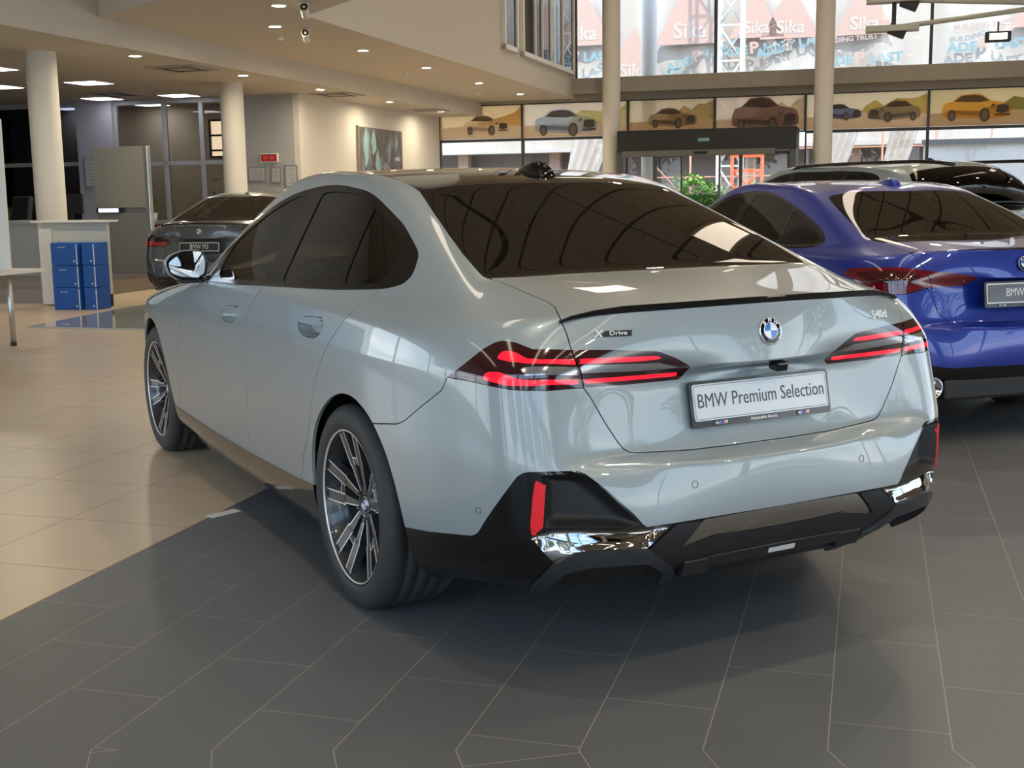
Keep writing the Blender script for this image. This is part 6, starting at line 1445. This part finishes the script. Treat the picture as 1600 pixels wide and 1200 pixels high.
    e[0].position = .40; e[0].color = (.085, .070, .062, 1); e[1].position = .72; e[1].color = (.22, .36, .38, 1); k_ = e.new(.55); k_.color = (.12, .11, .13, 1)
    nt.links.new(tc.outputs['Object'], mp.inputs[0]); nt.links.new(mp.outputs[0], nz.inputs['Vector']); nt.links.new(nz.outputs[0], rp.inputs[0]); nt.links.new(rp.outputs[0], b_.inputs['Base Color'])
    MB().box(-1.28, 1.28, -.03, .02, -.62, .60).build('canvas', cm, t); MB().box(-1.31, -1.28, -.04, .025, -.64, .62).build('canvas_edge', mat('canvas_side', (.28, .25, .2), .6), t)
    pt = [(-.9, .15, .12, .42, (.25, .42, .44)), (-.45, .28, .13, .26, (.26, .45, .46)), (-.25, -.20, .12, .30, (.25, .40, .42)), (.35, -.43, .26, .16, (.62, .13, .08)), (.22, -.25, .17, .09, (.20, .24, .32)), (.95, -.05, .16, .05, (.35, .42, .60)), (-.55, -.45, .07, .12, (.55, .45, .42))]
    for i, (x, z, rx, rz_, c) in enumerate(pt):
        MB().prism([(x+rx*math.cos(2*math.pi*k/14)*(1+.25*math.sin(3*k)), z+rz_*math.sin(2*math.pi*k/14)*(1+.2*math.cos(2*k))) for k in range(14)], .030, .0325, Matrix(((1, 0, 0, 0), (0, 0, -1, 0), (0, 1, 0, 0), (0, 0, 0, 1)))).build('paint_patch', mat('patch%d' % i, c, .6), t)
    t = rthing('exit_sign', 17.78, 10.5, 2.17, 0, 'small red sign above the framed notices on the grey wall', 'sign')
    MB().box(-.02, .02, -.19, .19, -.09, .09, bev=.004).build('sign_frame', WHITE, t); MB().box(-.024, -.0205, -.17, .17, -.07, .07).build('sign_face', mat('sign_red', (.45, .02, .02), .5), t)
    MB().box(-.0255, -.0242, .03, .12, -.03, .03).box(-.0255, -.0242, -.12, -.02, -.03, .03).build('sign_marks', mat('sign_text', (.60, .10, .07), .5), t)
    for k, (b, z, w, h, lab) in enumerate(((10.79, 1.85, .40, .30, 'wide framed notice at the left of the three under the red sign'), (10.37, 1.83, .22, .32, 'small dark-framed notice in the middle of the three under the red sign'), (10.04, 1.80, .28, .44, 'tall framed notice at the right of the three near the wall corner'), (14.55, 1.95, .34, .62, 'framed notice sheet on the lilac wall beside the display board'))):
        a = 17.79 if k < 3 else 17.69
        t = rthing('framed_notice', a, b, z, 0, lab, 'picture frame'); MB().box(-.015, .01, -w/2, w/2, -h/2, h/2).build('frame', mat('frame_steel', (.32, .33, .33), .4, .4), t); MB().box(-.018, -.0155, -w/2+.03, w/2-.03, -h/2+.03, h/2-.03).build('sheet', mat('sheet_paper', (.50, .50, .49), .6), t)
        m = MB()
        for j in range(7): m.box(-.0195, -.0182, -w/2+.06, w/2-.06-(.06 if j % 3 == 2 else 0), h/2-.07-j*h*.105, h/2-.06-j*h*.105)
        m.build('printed_lines', mat('print_grey', (.22, .23, .26), .6), t)
    # office posters seen through the partition
    t = rthing('office_poster', 19.58, 12.3, 1.35, 0, 'large pale office poster of a silver car in a round frame behind the glass', 'poster')
    MB().box(-.01, .0, -.62, .75, -.85, .62).build('poster_sheet', mat('poster_cream', (.66, .56, .44), .6), t)
    M_ = Matrix(((0, 0, -1, -.0105), (-1, 0, 0, -.28), (0, 1, 0, .12), (0, 0, 0, 1)))
    MB().prism([(.30*math.cos(2*math.pi*k/28), .34*math.sin(2*math.pi*k/28)) for k in range(28)], 0, .002, M_).build('round_print', mat('poster_grey', (.33, .32, .33), .6), t)
    MB().prism([(-.30, -.05), (-.26, .07), (-.12, .10), (.0, .20), (.18, .20), (.29, .08), (.30, -.08), (-.28, -.10)], .002, .004, M_).build('printed_car', mat('poster_silver', (.55, .50, .47), .6), t)
    m = MB()
    for z in (.45, .0, -.45): m.box(-.012, -.0102, .30, .55, z-.02, z+.02)
    m.build('printed_words', mat('poster_ink', (.38, .32, .27), .6), t)
    # automatic entrance doors
    DK = mat('portal_black', (.012, .013, .012), .5); t = rthing('entrance_portal', 24.95, 0, 0, 0, 'black automatic sliding door portal with glass leaves under the window posters', 'door')
    MB().box(-.45, .70, .68, 4.84, 2.34, 2.84, bev=.01).build('header_box', DK, t)
    MB().box(-.50, -.44, 1.15, 4.72, 2.22, 2.36, bev=.006).build('door_operator', mat('operator_grey', (.13, .13, .12), .5), t)
    MB().box(-.46, -.453, 2.66, 2.92, 2.55, 2.63).build('portal_label', mat('label_teal', (.18, .36, .40), .5), t)
    MB().box(-.56, -.50, 2.70, 3.0, 2.27, 2.32, bev=.01).build('door_sensor', BK, t)
    for y in (4.77, .76): MB().box(-.40, .70, y-.07, y+.07, 0, 2.34).build('portal_jamb', mat('jamb_grey', (.07, .08, .075), .4), t)
    for (y0, y1, x) in ((4.72, 4.02, .05), (4.02, 3.36, .10), (2.50, 1.98, .10), (1.98, .86, .05)):
        lf = MB().box(x-.02, x+.02, y0-.045, y0, .02, 2.30).box(x-.02, x+.02, y1, y1+.045, .02, 2.30).box(x-.02, x+.02, y1, y0, 2.24, 2.30).box(x-.02, x+.02, y1, y0, .02, .09).build('door_leaf', mat('leaf_frame', (.10, .105, .10), .4), t)
        MB().box(x-.004, x+.004, y1+.04, y0-.04, .08, 2.25).build('glass_pane', FGLASS, lf)
    # hanging rig with spot lamps
    t = rthing('lighting_truss', 20, -1.2, 4.60, 0, 'pale suspended lighting bar with black spot lamps before the upper window', 'light')
    LB = mat('bar_pale', (.40, .41, .38), .5)
    for z0, z1 in ((-.26, -.02), (.26, .06)):
        MB().tube([(0, .05, z0), (0, -2.6, z1)], .045, 4).build('long_bar', LB, t)
    for z in (-.26, .26):
        MB().box(-.16, .16, -.55, .40, z-.06, z+.05, bev=.01).build('gear_tray', LB, t); MB().box(-.1, .1, -.44, -.12, z-.10, z+.10, Matrix.Translation((0, -.1, 0)) @ Matrix.Rotation(.4, 4, 'X') @ Matrix.Translation((0, .1, 0)), bev=.02).build('spot_head', BK, t)
    MB().box(-.03, .03, -.14, -.06, -.30, .30).build('upright', BK, t); MB().tube([(0, -2.6, -.02), (0, -2.6, 3.0)], .012, 6).tube([(0, .1, .3), (0, .1, 3.0)], .012, 6).build('hanger', BK, t)
    for z, lb in ((-.50, 'lower'), (.42, 'upper')):
        o = rthing('flood_light', 20, -3.12, 4.60+z, 0, '%s small black flood light with glowing face on the pale bar at right' % lb, 'light')
        MB().box(-.10, .10, -.22, .22, -.09, .09, bev=.02).build('lamp_body', BK, o); MB().box(-.106, -.101, -.15, .15, -.055, .055).build('lamp_face', mat('flood_glow', (1, .95, .8), .5, emit=(1, .93, .75), estr=2.5), o)
        MB().tube([(0, 0, .08), (0, 0, .26 if z < 0 else -.10)], .015, 6).build('yoke', BK, o)
    t = rthing('banner_stand', 4.6, 12.4, 0, 0, 'blue standing banner lettered iX3, left of the photo, mirrored in the car flank', 'banner')
    MB().box(-1.1, 1.1, -.02, .02, .10, 2.1).build('banner_cloth', mat('banner_blue', (.07, .22, .50), .6), t); MB().box(-1.1, 1.1, -.14, .14, 0, .10, bev=.02).build('banner_base', AL, t)
    text_obj('banner_lettering', 'iX3', .42, WHITE, t, Matrix(((1, 0, 0, -.5), (0, 0, -1, -.022), (0, 1, 0, 1.75), (0, 0, 0, 1))), extrude=.001)
    # sticker on the floor joint
    o = MB().box(-.075, .075, -.028, .028, 0, .002).build('floor_sticker', mat('sticker_white', (.72, .70, .66), .4)); o.matrix_world = Matrix.Translation(W(.335, 1.715, .0005)) @ Matrix.Rotation(math.radians(-70), 4, 'Z')
    tag(o, 'small white sticker lying on the joint between beige and grey tiles', 'sticker')
furniture()
build_hero()
build_blue()
build_m3()
build_wagon()
